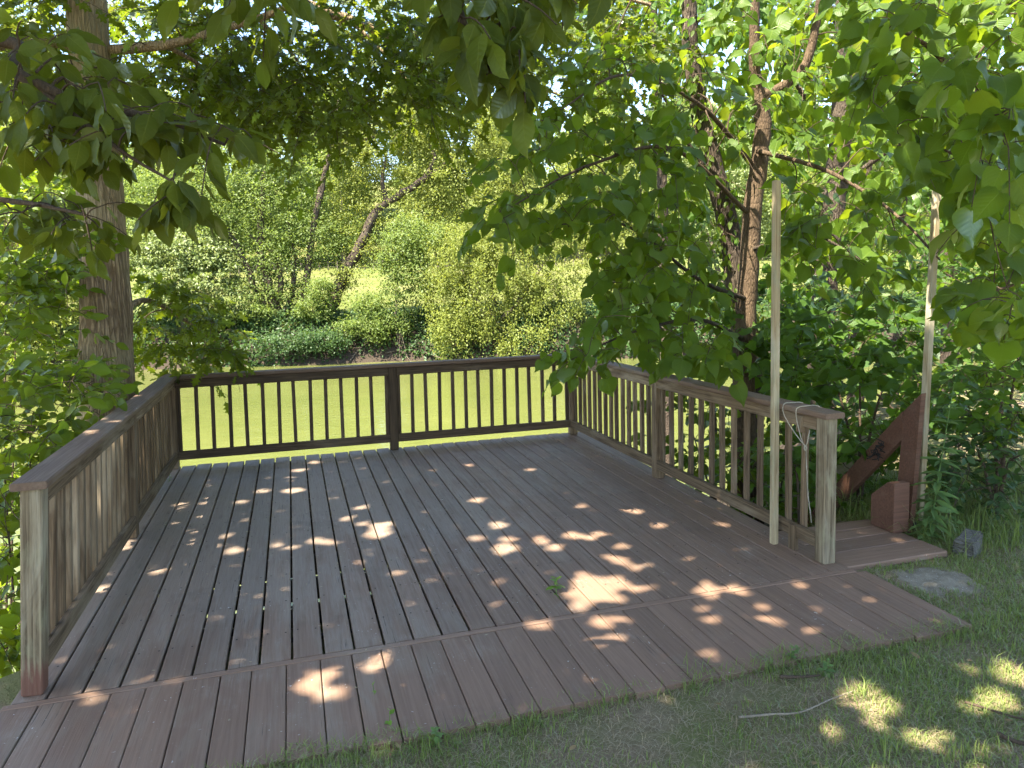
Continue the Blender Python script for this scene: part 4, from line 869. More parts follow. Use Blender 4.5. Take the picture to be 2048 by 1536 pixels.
bush('bank_bush', 'low dark bush below the sloping red brown handrail', [([(1665, 880), (1790, 860), (1770, 1000), (1690, 1040)], (5.2, 6.6), 64), ([(1100, 880), (1660, 900), (1640, 1040), (1500, 1030)], (6.2, 7.5), 72)], gbase(1720, 1000, 6.0), 0.105, 'bushleaf', OVAL,
     [P(1700, 950, 6.0), P(1740, 930, 5.8)])
bush('bank_bush', 'shaded bush behind the balusters next to the tall pole', [([(1530, 850), (1650, 850), (1650, 1040), (1560, 1010)], (5.2, 6.6), 34)], gbase(1600, 1040, 5.8), 0.105, 'bushleaf', HEART, [P(1590, 930, 5.8)])
bush('bank_bush', 'tall thicket of oval leaves right of the leaning pole', [([(1870, 480), (2060, 460), (2060, 760), (1900, 760)], (5.4, 7.5), 112), ([(1900, 740), (2060, 720), (2060, 860), (1920, 860)], (5.2, 7.0), 70)], gbase(2000, 960, 6.2), 0.105, 'bushleaf', OVAL,
     [P(1950, 640, 6.2), P(2010, 560, 6.0), P(1980, 760, 5.8), P(2040, 700, 5.6)])
bush('bank_bush', 'dark brambly thicket above the tall grass at right', [([(1880, 840), (2060, 820), (2060, 1000), (1960, 1020), (1880, 960)], (5.2, 6.4), 128)], gbase(1990, 1020, 5.6), 0.07, 'bankleaf', OVAL,
     [P(1940, 900, 5.6), P(2000, 880, 5.6), P(2040, 910, 5.4)])
bush('bank_bush', 'deep shaded undergrowth far back under the right hand trees', [([(1500, 560), (2070, 540), (2070, 900), (1680, 900), (1520, 760)], (8.2, 11.0), 190)], gbase(1800, 900, 9.5), 0.13, 'bankleaf', HEART,
     [P(1600, 700, 9.5), P(1760, 660, 9.5), P(1920, 680, 9.5)], L=0.34, n=9)
bush('bank_bush', 'leafy bush between the trunks behind the railing', [([(1430, 560), (1640, 560), (1640, 760), (1480, 800), (1440, 760)], (7.0, 9.5), 96)], gbase(1560, 800, 8.2), 0.115, 'bushleaf', HEART,
     [P(1540, 700, 8.2), P(1600, 680, 8.2)])
bush('bank_bush', 'sunny bush low over the water seen through the right balusters', [([(1210, 800), (1400, 780), (1560, 900), (1560, 1020), (1400, 960)], (6.4, 8.6), 64)], gbase(1460, 980, 7.4), 0.11, 'shrubleaf', HEART,
     [P(1380, 850, 7.4), P(1470, 880, 7.2)])

# ------------------------------------------------------------------ shrubs on the left
bush('side_shrub', 'bright leafy branches left of the oak trunk', [([(0, 420), (150, 430), (160, 560), (90, 640), (0, 640)], (6.0, 8.6), 163), ([(0, 120), (140, 180), (150, 420), (0, 420)], (7.5, 10), 136), ([(170, 440), (200, 470), (190, 510), (160, 500)], (5.6, 6.0), 6)], gbase(-40, 900, 7.4), 0.115, 'shrubleaf', OVAL,
     [P(-20, 560, 7.2), P(10, 440, 7.6), P(40, 300, 8.4)])
bush('side_shrub', 'leafy shrub filling the space left of the trunk foot', [([(-20, 560), (150, 550), (165, 770), (-20, 780)], (5.6, 7.6), 85)], gbase(-60, 900, 6.6), 0.11, 'shrubleaf', OVAL, [P(-10, 700, 6.6)])
bush('side_shrub', 'dark glossy shrub below and left of the left railing', [([(0, 740), (190, 735), (215, 790), (150, 860), (130, 930), (60, 1000), (0, 1000)], (4.6, 6.2), 124), ([(-30, 980), (32, 975), (30, 1390), (-30, 1390)], (4.2, 5.6), 59)], gbase(20, 1180, 5.2), 0.115, 'shrubleaf', OVAL,
     [P(60, 860, 5.4), P(140, 800, 5.4), P(10, 960, 5.0)])

# ------------------------------------------------------------------ far bank
def crown_cloud(ells, nclump, per, size, seed, cr=0.75, flat=0.55):
    r = np.random.default_rng(seed); vol = np.array([e[1][0] * e[1][1] * e[1][2] for e in ells]) ** 0.72; vol /= vol.sum(); C = []
    ks = r.choice(len(ells), nclump, p=vol)
    for k in ks:
        c, rad = ells[k]; v = unit(r.normal(0, 1, 3)); v = v * (r.uniform(0.25, 1.0) ** 0.45); C.append(np.append(np.array(c) + v * np.array(rad), 0))
    C = np.array(C)[:, :3]; m = nclump * per; ci = np.repeat(np.arange(nclump), per); sc = (0.35 + 1.5 * r.uniform(0, 1, nclump) ** 2)[ci] * cr; tone_ = 1
    v = unit(r.normal(0, 1, (m, 3))) * (r.uniform(0, 1, m) ** 0.45)[:, None]; v[:, 2] *= flat
    pos = C[ci] + v * sc[:, None]
    Y = v * 0.9 + r.normal(0, 0.7, (m, 3)) + np.array([0, 0, -0.45]); Nn = v * 0.5 + TOSUN * 1.2 + r.normal(0, 0.32, (m, 3))
    return pos, Y, Nn, size * r.uniform(0.6, 1.3, m)
def far_tree(name, label, base, stems, ells, nclump, per, size, mat, seed, cr=0.75, cat='tree', group=None, barkm='farbark', flat=0.55, tpl=CARD):
    root = thing(name, base, label, cat, group)
    for i, (pts, a, b) in enumerate(stems):
        g_ = Geo(); q = resample(pts, 22); q = q + rng.normal(0, 0.03, q.shape); g_.tube(q, np.linspace(a, b, 22), 9, 0.12); g_.obj('trunk' if i == 0 else 'branch', M[barkm], root)
    pos, Y, Nn, s_ = crown_cloud(ells, nclump, per, size, seed, cr, flat)
    V, Fa = cloud_arrays(tpl, pos, frames(Y, Nn), s_); link('crown', mesh_from('crown', V, Fa), M[mat], root, None, 'stuff'); return root
def PF(px, py, d): return P(px, py, d - 2.7)
def E(px, py, d, a, b, c): return (PF(px, py, d), (a, b, c))
def gb(px, d):
    p = PF(px, 640, d); return np.array([p[0], p[1], float(ground_z(p[0], p[1])) - 0.1])
b = gb(655, 44.5)
far_tree('leaning_tree', 'ivy clad tree leaning right over the far river bank', b,
  [([b, PF(668, 600, 44.5), PF(690, 545, 44.5), PF(722, 490, 44.6), PF(748, 430, 44.8), PF(790, 395, 45), PF(840, 365, 45.2), PF(905, 318, 45.5)], 0.42, 0.12), ([PF(775, 405, 45), PF(765, 360, 45), PF(775, 300, 45.2)], 0.16, 0.04), ([PF(845, 362, 45.2), PF(868, 320, 45.4), PF(858, 280, 45.6)], 0.16, 0.05)],
  [E(760, 300, 45.8, 2.6, 2.2, 2.2), E(860, 250, 46.2, 2.6, 2.2, 2.0), E(830, 430, 46.4, 2.4, 2.0, 2.0), E(700, 430, 46.5, 2.0, 2, 2.0), E(790, 220, 46.8, 2.4, 2, 2), E(720, 340, 46.4, 1.8, 2, 2.2), E(900, 360, 46, 1.7, 1.7, 1.5), E(740, 500, 46, 0.8, 1.0, 1.4), E(672, 600, 44.3, 0.6, 0.6, 0.8), E(690, 550, 44.3, 0.55, 0.6, 0.8), E(722, 492, 44.4, 0.6, 0.6, 0.8), E(752, 428, 44.6, 0.5, 0.5, 0.7)], 700, 80, 0.14, 'farleaf_y', 11, 1.1, barkm='darkbark')
b = gb(560, 43.6)
far_tree('multistem_tree', 'many stemmed willow spreading from one clump on the far bank', b,
  [([b, PF(545, 600, 43.6), PF(525, 520, 43.6), PF(522, 440, 43.7), PF(530, 340, 44)], 0.36, 0.10), ([b, PF(510, 580, 43.4), PF(480, 500, 43.3), PF(440, 440, 43.2), PF(395, 380, 43.2)], 0.24, 0.06), ([b, PF(580, 600, 43.8), PF(590, 520, 44), PF(575, 430, 44.2)], 0.22, 0.06), ([b, PF(600, 620, 43.8), PF(612, 560, 44), PF(632, 430, 44.2), PF(655, 330, 44.5), PF(690, 290, 44.8), PF(750, 272, 45.2)], 0.24, 0.09), ([PF(640, 400, 44.3), PF(665, 270, 44.6), PF(680, 180, 45)], 0.13, 0.03), ([PF(560, 600, 43.6), PF(555, 520, 43.4), PF(500, 470, 43.2)], 0.18, 0.05)],
  [E(480, 430, 44.2, 2.6, 2, 2.2), E(420, 350, 44.2, 2.4, 2, 2.0), E(560, 400, 44.6, 2.4, 2, 2.4), E(610, 470, 44.4, 1.9, 1.7, 2.0), E(540, 300, 45, 2.4, 2, 2), E(500, 540, 43.8, 1.6, 1.5, 1.7), E(570, 560, 44, 1.4, 1.4, 1.7), E(650, 250, 45.2, 1.6, 1.4, 1.6), E(400, 440, 43.6, 2, 1.6, 1.6), E(330, 400, 44, 2.2, 2, 2.2), E(548, 610, 43.2, 1.0, 0.7, 1.0), E(525, 530, 43.2, 0.7, 0.6, 1.2), E(590, 580, 43.5, 0.6, 0.6, 1.2), E(560, 480, 43.4, 0.8, 0.7, 1.2)], 760, 78, 0.135, 'farleaf_g', 12, 1.1, barkm='darkbark')
b = gb(985, 42.2)
far_tree('willow_tree', 'drooping bright willow trailing its branches to the far waterline', b,
  [([b, PF(985, 600, 42.2), PF(1000, 520, 42.2), PF(1010, 440, 42.4)], 0.25, 0.07), ([b, PF(950, 600, 42), PF(915, 520, 42)], 0.16, 0.05), ([b, PF(1040, 600, 42), PF(1090, 520, 42)], 0.16, 0.05)],
  [E(980, 590, 41.6, 2.6, 1.6, 2.2), E(920, 520, 42, 2.0, 1.6, 1.9), E(1050, 540, 42, 2.3, 1.6, 2.1), E(1045, 690, 40.4, 1.5, 1.0, 0.95), E(905, 665, 40.5, 1.1, 0.9, 1.1), E(890, 590, 41.6, 1.3, 1.3, 1.6), E(1110, 610, 41.8, 1.6, 1.4, 1.7), E(985, 470, 42.6, 2.2, 1.7, 1.4), E(1090, 460, 42.8, 2, 1.7, 1.6), E(960, 650, 40.8, 1.0, 0.8, 0.8)], 800, 74, 0.125, 'farleaf_y', 13, 0.45, flat=2.2)
b = gb(365, 42.6)
far_tree('sumac_shrub', 'pale feathery shrub on the far bank right of the oak trunk', b,
  [([b, PF(365, 590, 42.6), PF(350, 500, 42.6)], 0.09, 0.03), ([b, PF(390, 590, 42.6), PF(420, 520, 42.6)], 0.07, 0.02)],
  [E(360, 530, 42.4, 2.4, 1.5, 1.5), E(420, 560, 42.2, 1.7, 1.3, 1.2), E(310, 490, 42.8, 1.8, 1.4, 1.4), E(400, 500, 42.8, 1.6, 1.3, 1.2), E(330, 600, 42, 1.6, 1.2, 0.9)], 300, 70, 0.17, 'farleaf_p', 14, 0.8, cat='shrub', flat=0.35)
b = gb(790, 42.8)
far_tree('sapling_tree', 'slim young tree on the bank between leaning tree and willow', b, [([b, PF(792, 600, 42.8), PF(795, 500, 42.8)], 0.06, 0.02)],
  [E(790, 590, 42.6, 1.5, 1.1, 1.5), E(800, 510, 42.8, 1.5, 1.2, 1.5), E(745, 610, 42.4, 0.9, 0.8, 0.8), E(840, 560, 42.6, 1.2, 1, 1.4), E(830, 470, 43, 1.5, 1.2, 1.3)], 240, 60, 0.14, 'farleaf_g', 15, 0.85)
b = gb(60, 41.6)
far_tree('bank_shrub', 'sunlit bush overhanging the water left of the oak trunk', b, [([b, PF(60, 660, 41.6), PF(40, 600, 41.6)], 0.10, 0.03), ([PF(120, 640, 41), PF(70, 620, 40.8), PF(20, 660, 40.6)], 0.06, 0.02)],
  [E(60, 660, 40.8, 2.6, 1.4, 1.1), E(20, 610, 41.4, 2.2, 1.4, 1.5), E(110, 610, 41.6, 1.6, 1.3, 1.5), E(60, 710, 40.2, 2.0, 0.9, 0.5), E(90, 540, 42.4, 2.2, 1.5, 1.8)], 380, 66, 0.15, 'farleaf_y', 16, 0.85, cat='shrub')
for px_, d_, els_, lab_, sd2 in [(470, 42.4, [(470, 600, 1.5, 0.9), (500, 625, 1.2, 0.6), (440, 640, 1.1, 0.6)], 'low green bush on the far bank left of the many stemmed willow', 61),
  (625, 42.6, [(625, 615, 0.9, 0.7), (640, 580, 0.6, 0.7)], 'small bush between the willow stems and the leaning trunk', 62), (735, 42.2, [(740, 640, 1.4, 0.6), (770, 660, 1.2, 0.7), (700, 655, 1.0, 0.5)], 'low bush on the bank below the sapling', 63),
  (600, 41.0, [(560, 690, 1.8, 0.5), (640, 680, 1.6, 0.5)], 'shaded bush near the waterline below the many stemmed willow', 64)]:
    b = gb(px_, d_)
    far_tree('bank_shrub', lab_, b, [([b, PF(els_[0][0], els_[0][1], d_)], 0.05, 0.02)], [E(a, c, d_, e, 0.9, f) for a, c, e, f in els_], 90, 52, 0.13, 'farleaf_g' if sd2 != 64 else 'bankleaf', sd2, 0.6, cat='shrub', group='bushes on the far bank')
specs = [
 ('far_bank_tree', 'dense green tree on the far bank behind the oak trunk', 200, 46.5, [(190, 420, 3.2, 3.0), (250, 300, 3.0, 2.6), (130, 330, 3.2, 2.8), (260, 480, 2.4, 2.4)], 'farleaf_g', 230),
 ('far_bank_tree', 'bright tree at the left edge of the far bank', 30, 47, [(30, 380, 3.4, 3.2), (-60, 460, 3.4, 3.2), (60, 240, 3.2, 2.8), (20, 520, 3.0, 2.0)], 'farleaf_y', 240),
 ('far_bank_tree', 'tall yellow green tree rising right of the leaning trunk', 960, 47.5, [(960, 380, 3.0, 2.6), (1040, 330, 2.8, 2.6), (900, 290, 2.4, 2.4), (1090, 400, 2.6, 2.4), (980, 260, 2.2, 2.0)], 'farleaf_y', 300),
 ('far_bank_tree', 'sunlit tree on the far bank behind the left side of the linden', 1230, 46.5, [(1230, 520, 3.2, 2.8), (1180, 400, 3.0, 2.8), (1290, 380, 3.0, 3.0), (1270, 620, 2.8, 1.8), (1200, 300, 2.6, 2.2)], 'farleaf_y', 300),
 ('far_bank_tree', 'sunlit tree on the far bank showing past the forked trunk', 1440, 46, [(1440, 520, 3.2, 2.8), (1400, 400, 3.0, 3.0), (1500, 380, 3.0, 3.0), (1450, 630, 3.0, 1.6), (1420, 270, 2.8, 2.4)], 'farleaf_p', 260),
 ('far_bank_tree', 'sunlit tree on the far bank showing behind the nearer pole', 1620, 46.5, [(1620, 500, 3.4, 3.0), (1580, 360, 3.0, 3.0), (1680, 380, 3.0, 3.0), (1640, 620, 3.2, 1.6)], 'farleaf_y', 230),
 ('far_bank_tree', 'sunlit tree on the far bank showing behind the leaning pole', 1830, 46.5, [(1830, 500, 3.6, 3.0), (1790, 360, 3.2, 3.0), (1890, 340, 3.2, 3.0), (1840, 620, 3.6, 1.6)], 'farleaf_g', 220),
 ('far_bank_tree', 'sunlit tree on the far bank at the right edge of view', 2040, 46.5, [(2040, 500, 3.6, 3.0), (2000, 340, 3.2, 3.2), (2110, 400, 3.2, 3.0), (2040, 620, 3.6, 1.6)], 'farleaf_y', 220),
]
for i, (nm, lab, px, d, els, mt, nc_) in enumerate(specs):
    b = gb(px, d)
    far_tree(nm, lab, b, [([b, PF(px, 560, d), PF(els[1][0], els[1][1], d)], 0.26, 0.07), ([PF(px, 580, d), PF(els[2][0], els[2][1], d)], 0.14, 0.05)], [E(a, c, d, e, 2.2, f) for a, c, e, f in els], int(nc_ * 1.35), 66, 0.165, mt, 30 + i, 1.25, group='trees along the far bank')
# wooded hillside behind the pasture: shared crowns
vars_ = []
for k in range(4):
    r = np.random.default_rng(80 + k); ells = [(np.array([r.uniform(-3, 3), r.uniform(-2, 2), 8 + 3.4 * j + r.uniform(-1, 1)]), (4.6 - 0.5 * j, 4.0 - 0.4 * j, 2.8)) for j in range(4)] + [(np.array([0, 0, 5.0]), (5.2, 4, 3.0))]
    pos, Y, Nn, s_ = crown_cloud(ells, 330, 40, 0.60, 90 + k, 1.4); V, Fa = cloud_arrays(CARD, pos, frames(Y, Nn), s_)
    mc = mesh_from('crown', V, Fa); mc.materials.append(M[['farleaf_g', 'farleaf_y', 'farleaf_g', 'farleaf_p'][k]])
    tv, tf = tube_arrays(resample([(0, 0, -1), (0.2, 0, 6), (0, 0.2, 13)], 10), np.linspace(0.45, 0.12, 10), 8, 0.1); mt_ = mesh_from('trunk', tv, tf, True); mt_.materials.append(M['farbark']); vars_.append((mc, mt_))
rr = np.random.default_rng(5)
for row, (d, n, h) in enumerate([(118, 17, 1.0), (134, 16, 1.15), (152, 15, 1.25)]):
    for i in range(n):
        s_ = (-0.86 + 1.72 * (i + 0.5 * (row % 2)) / (n - 1)) * d + rr.uniform(-2, 2); x, y = sd(s_, d + rr.uniform(-3, 3)); k = rr.integers(0, 4); f = h * rr.uniform(0.85, 1.2)
        root = thing('hillside_tree', (x, y, float(ground_z(x, y))), 'tall tree in the sunlit wood on the hill beyond the pasture', 'tree', 'wood on the hill beyond the pasture')
        root.rotation_euler = (0, 0, rr.uniform(0, 6.28)); root.scale = (f, f, f * rr.uniform(0.95, 1.15))
        for nm, me in (('crown', vars_[k][0]), ('trunk', vars_[k][1])):
            o = bpy.data.objects.new(nm, me); COL.objects.link(o); o.parent = root
            if nm == 'crown': o['kind'] = 'stuff'
# undergrowth on the far bank
r = np.random.default_rng(21); n = 90000
s_ = r.uniform(-34, 36, n); d_ = r.uniform(FAR_D + 0.2, FAR_D + 5.8, n); x, y = sd(s_, d_); z = ground_z(x, y)
keep = (z > WATER_Z + 0.06 + 0.18 * np.sin(s_ * 0.6)) & (np.sin(s_ * 0.9 + 2 * np.sin(s_ * 0.31)) + r.uniform(-0.6, 1.6, n) > -0.2)
pos = np.stack([x, y, z + r.uniform(0, 1.0, n) ** 1.5 * (0.5 + 0.5 * np.sin(s_ * 1.7) ** 2)], 1)[keep]; m = len(pos)
Y = r.normal(0, 0.8, (m, 3)) - np.append(HF, 0.3); V, Fa = cloud_arrays(CARD, pos, frames(Y, r.normal(0, 0.5, (m, 3)) + [0, 0, 0.8] - np.append(HF, 0) * 0.5), r.uniform(0.12, 0.26, m))
tag(link('bank_ground_cover', mesh_from('bank_ground_cover', V, Fa), M['bankleaf']), 'dark green ground cover clothing the far river bank', 'ground cover', kind='stuff')
# driftwood on the far waterline
for pts, r0, lab in [
  ([(735, 668), (775, 655), (800, 675), (850, 705), (905, 722)], 0.07, 'long curved bare branch lying down the far bank'),
  ([(765, 668), (790, 690), (815, 715), (822, 724)], 0.045, 'bare branch fallen steeply beside the long curved one'),
  ([(700, 722), (715, 702), (730, 690), (726, 712)], 0.04, 'small forked driftwood stick at the far waterline'),
  ([(885, 660), (900, 690), (925, 722)], 0.04, 'bare crossing stick right of the long curved branch'),
  ([(520, 716), (560, 708), (610, 712), (650, 722)], 0.06, 'pale log lying along the far muddy shore'),
  ([(770, 706), (800, 702), (820, 716)], 0.04, 'short pale driftwood stick under the fallen branches')]:
    q = []
    for i, (a, c) in enumerate(pts):
        dd = 34.0
        while dd < 46 and P(a, c, dd)[2] > ground_z(*P(a, c, dd)[:2]) + 0.15 and P(a, c, dd)[2] > WATER_Z + 0.08: dd += 0.1
        q.append(P(a, c, dd))
    g_ = Geo(); g_.tube(resample(q, 20), np.linspace(r0 * 0.7, r0 * 0.25, 20), 7, 0.1)
    mid = q[1]
    for k in range(3): g_.tube(resample([q[1 + k % (len(q) - 2)], q[1 + k % (len(q) - 2)] + rng.normal(0, 0.35, 3) + [0, 0, 0.35], q[1 + k % (len(q) - 2)] + rng.normal(0, 0.6, 3) + [0, 0, 0.5]], 7), np.linspace(r0 * 0.5, r0 * 0.15, 7), 5)
    o = g_.obj('driftwood', M['drift'], None); tag(o, lab, 'driftwood', 'driftwood on the far bank')
# pasture fence
fx0 = sd(-62, 112); fence = thing('pasture_fence', (*fx0, float(ground_z(*fx0))), 'distant post and rail fence along the top of the pasture', 'fence')
fme = mesh_from('fence_post', *chamfer_box(1.45, 0.14, 0.14, 0.02)); fme.materials.append(M['drift'])
prev = None
for s_ in np.arange(-62, 40, 1.35):
    x, y = sd(s_, 112 + 1.2 * math.sin(s_ * 0.07)); z = float(ground_z(x, y)); mm = Matrix.Translation((x, y, z - 0.15)) @ Matrix.Rotation(-math.pi / 2, 4, 'Y'); link('fence_post', fme, None, fence, mm)
for hgt in (0.55, 1.1):
    q = []
    for s_ in np.linspace(-62, 40, 40): x, y = sd(s_, 112.1 + 1.2 * math.sin(s_ * 0.07)); q.append((x, y, float(ground_z(x, y)) + hgt))
    g_ = Geo(); g_.tube(q, 0.015, 4); g_.obj('fence_wire', M['drift'], fence, False)

# ------------------------------------------------------------------ lawn: grass, thatch, weeds
def noise2(x, y, s=1.0):
    return (np.sin(x * 2.1 * s + 1.3 * np.sin(y * 1.7 * s)) + np.sin(y * 2.9 * s + 1.1 * np.sin(x * 2.3 * s + 2)) + 0.6 * np.sin((x + y) * 5.3 * s)) / 2.6
def in_pad(x, y): return (np.abs(x - 4.87 - 0.02 * np.sin(y * 40)) < 0.20 + 0.05 * np.sin(y * 23 + 1)) & (np.abs(y + 0.25 - 0.02 * np.sin(x * 37)) < 0.17 + 0.05 * np.sin(x * 27))
def lawn_points(n, seed, lim=None):
    r = np.random.default_rng(seed); x = r.uniform(0.4, 8.5, n); y = r.uniform(-3.0, 1.4, n)
    u, v, z = project(np.stack([x, y, np.zeros(n)], 1)); k = (z > 0.4) & (u > -80) & (u < 2130) & (v < 1640)
    edge = -0.75 + 0.06 * np.clip((x - 2.6), 0, 2) + 0.025 * np.sin(x * 6) + 0.03 * np.sin(x * 17)
    k &= (y < edge) | ((x > 4.575) & (y < 0.02)) | ((x > 5.29) & (y < 1.4)); k &= ~in_pad(x, y); return x[k], y[k], r
def blades(x, y, r, h, wdt, lean, mat, name, label, cat):
    n = len(x); z = ground_z(x, y); az = r.uniform(0, 2 * math.pi, n); dx, dy = np.cos(az), np.sin(az); wx, wy = -dy, dx
    le = lean * r.uniform(0.3, 1.3, n)
    b = np.stack([x, y, z - 0.004], 1); d = np.stack([dx, dy, np.zeros(n)], 1); wv_ = np.stack([wx, wy, np.zeros(n)], 1) * (wdt * r.uniform(0.6, 1.3, n))[:, None] / 2
    c1 = b + d * (h * le * 0.35)[:, None] + np.array([0, 0, 1]) * (h * 0.62 * (1 - 0.35 * le.clip(0, 1.5)))[:, None]; c2 = b + d * (h * le)[:, None] + np.array([0, 0, 1]) * (h * (1 - 0.55 * le.clip(0, 1.5)))[:, None]
    V = np.stack([b - wv_, b + wv_, c1 + wv_ * 0.75, c1 - wv_ * 0.75, c2], 1).reshape(-1, 3); o = (np.arange(n) * 5)[:, None]
    Fa = np.concatenate([o + np.array([[0, 1, 2]]), o + np.array([[0, 2, 3]]), o + np.array([[3, 2, 4]])]).reshape(-1, 3)
    tag(link(name, mesh_from(name, V, Fa), mat), label, cat, kind='stuff')
x, y, r = lawn_points(330000, 40); dens = noise2(x, y, 1.0) + 0.5 * noise2(x, y, 3.1) + 0.9 * np.exp(-((y + 0.80) / 0.10) ** 2) + 0.7 * (x > 4.55) + r.uniform(-0.7, 0.7, len(x))
k = dens > 0.10; x, y = x[k], y[k]
blades(x, y, r, r.uniform(0.020, 0.062, len(x)) * (1 + 0.5 * np.exp(-((y + 0.8) / 0.1) ** 2)), 0.0038, 0.8, M['grass'], 'lawn_grass', 'short patchy green lawn grass in front of the deck', 'grass')
x, y, r = lawn_points(135000, 41); blades(x, y, r, r.uniform(0.025, 0.06, len(x)), 0.0026, 1.75, M['straw'], 'dry_thatch', 'pale dry grass thatch lying in the lawn', 'grass')
# longer tufts along the apron edge and under the thicket
r = np.random.default_rng(42); cx = []; 
for (a, c, nn_, sp) in [(1890, 1250, 70, .05), (1850, 1260, 60, .06), (1700, 1280, 40, .05), (1560, 1310, 40, .05), (1400, 1340, 30, .05), (1230, 1390, 30, .04), (1060, 1430, 30, .05), (860, 1490, 30, .05), (1810, 1330, 40, .05), (1380, 1370, 25, .03), (1725, 1375, 40, .05), (1960, 1500, 60, .06), (1780, 1490, 40, .06), (1900, 1530, 40, .06), (1540, 1330, 20, .03), (2010, 1330, 50, .06)]:
    p = on(a, c, 0); cx.append(np.stack([p[0] + r.normal(0, sp, nn_), p[1] + r.normal(0, sp * 0.7, nn_)], 1))
q = np.concatenate(cx); blades(q[:, 0], q[:, 1], r, r.uniform(0.05, 0.13, len(q)), 0.0042, 0.9, M['grass'], 'grass_tufts', 'longer grass tufts along the deck apron edge', 'grass')
xx = r.uniform(5.3, 8.2, 5200); yy = r.uniform(-0.1, 1.7, 5200); k = (xx - 5.3) * 0.5 + r.uniform(-0.2, 0.5, 5200) < yy + 0.35; xx, yy = xx[k], yy[k]
blades(xx, yy, r, r.uniform(0.10, 0.42, len(xx)), 0.0048, 1.0, M['grass'], 'tall_grass', 'tall unmown grass below the thicket at right', 'grass')

# stone pad, stump block
r = np.random.default_rng(50); n = 22; th = np.arange(n) * 2 * math.pi / n
def slab(name, c, ax, ay, h, mat, label, cat, p=4.0, rot=0.0):
    V = []; Fc = []
    for lev, (zz, f) in enumerate([(-0.06, 1.0), (h * 0.6, 1.0), (h, 0.94), (h + 0.004, 0.5)]):
        for t in th:
            ca, sa = math.cos(t), math.sin(t); k = (abs(ca) ** p + abs(sa) ** p) ** (-1 / p); jt = 1 + 0.05 * math.sin(3 * t + 1) + 0.035 * math.sin(8 * t) + random.uniform(-.02, .02)
            X = ca * k * ax * f * jt; Y = sa * k * ay * f * jt
            V.append((X * math.cos(rot) - Y * math.sin(rot), X * math.sin(rot) + Y * math.cos(rot), zz + random.uniform(-.002, .002)))
    for l in range(3):
        for i in range(n): Fc.append((l * n + i, l * n + (i + 1) % n, (l + 1) * n + (i + 1) % n, (l + 1) * n + i))
    Fc.append(tuple(3 * n + i for i in range(n)))
    o = link(name, mesh_from(name, V, Fc), mat, None, Matrix.Translation(Vector(c))); tag(o, label, cat)
slab('stone_pad', (4.87, -0.25, -0.052), 0.25, 0.22, 0.016, M['pad'], 'grey concrete pad sunk in the grass below the landing', 'pad', rot=-0.12, p=7.0)
sp = on(1948, 1108, -0.03)
import bmesh
bm = bmesh.new(); bmesh.ops.create_cube(bm, size=1.0)
for v_ in bm.verts: v_.co = Vector((v_.co.x * 0.165 + random.uniform(-.012, .012), v_.co.y * 0.13 + random.uniform(-.012, .012), v_.co.z * 0.15 + (0.028 * (1 if v_.co.x > 0 else -1) if v_.co.z > 0 else 0) + random.uniform(-.008, .008)))
bmesh.ops.subdivide_edges(bm, edges=list(bm.edges), cuts=2, use_grid_fill=True); bmesh.ops.bevel(bm, geom=[e for e in bm.edges if e.calc_face_angle(0) > 0.7], offset=0.012, segments=2, affect='EDGES')
for v_ in bm.verts: v_.co += Vector((random.uniform(-.003, .003), random.uniform(-.003, .003), random.uniform(-.003, .003)))
me_ = bpy.data.meshes.new('wood_block'); bm.to_mesh(me_); bm.free()
o = link('wood_block', me_, M['stump'], None, Matrix.Translation(Vector((sp[0], sp[1] + 0.05, 0.005))) @ Matrix.Rotation(0.35, 4, 'Z')); tag(o, 'weathered grey sawn wood block in the grass by the landing', 'wood block')

# goldenrod by the stair post
def plant(name, label, base, tip, nleaf, size, tpl, mat, r0=0.006, tilt=0.5, cat='plant', spread=0.0, group=None):
    root = thing(name, base, label, cat, group); base = np.array(base, float); tip = np.array(tip, float)
    q = resample([base - np.array([0, 0, 0.02]), base * 0.6 + tip * 0.4 + rng.normal(0, 0.012, 3), tip], 16); g_ = Geo(); g_.tube(q, np.linspace(r0, r0 * 0.4, 16), 6); st_ = g_.obj('stem', mat, root)
    me = mesh_from('leaf', tpl[0], tpl[1], True); me.materials.append(mat); pos = []; Y = []; Nn = []; S = []
    for k in range(nleaf):
        u = 0.06 + 0.94 * (k / (nleaf - 1)); p = q[min(15, int(u * 15))] + rng.normal(0, 0.003, 3); az = k * 2.4 + rng.uniform(-0.3, 0.3)
        up_ = (0.1 + 1.2 * u ** 4) * tilt * 2
        d = np.array([math.cos(az), math.sin(az), up_ - 0.05]); pos.append(p); Y.append(d); Nn.append(np.array([0, 0, 1.0]) + rng.normal(0, 0.2, 3) - 0.25 * np.array([math.cos(az), math.sin(az), 0]) * up_); S.append(size * (1.0 - 0.55 * u ** 3) * rng.uniform(0.75, 1.15))
    R = frames(np.array(Y), np.array(Nn))
    for i in range(nleaf):
        m = Matrix.Identity(4)
        for a in range(3):
            for c in range(3): m[a][c] = R[i, a, c] * S[i]
            m[a][3] = pos[i][a]
        link('leaf', me, None, st_, m)
    return root
g0 = on(1838, 1052, 0.40, 1); g1 = on(1908, 768, 0.30, 1)
plant('goldenrod_plant', 'tall goldenrod stem with narrow leaves beside the stair post', (g0[0] + 0.02, 0.33, -0.03), g1, 76, 0.165, LANCE, M['weedleaf'], 0.0065, 0.35)
g0 = on(1850, 1050, 0.36, 1)
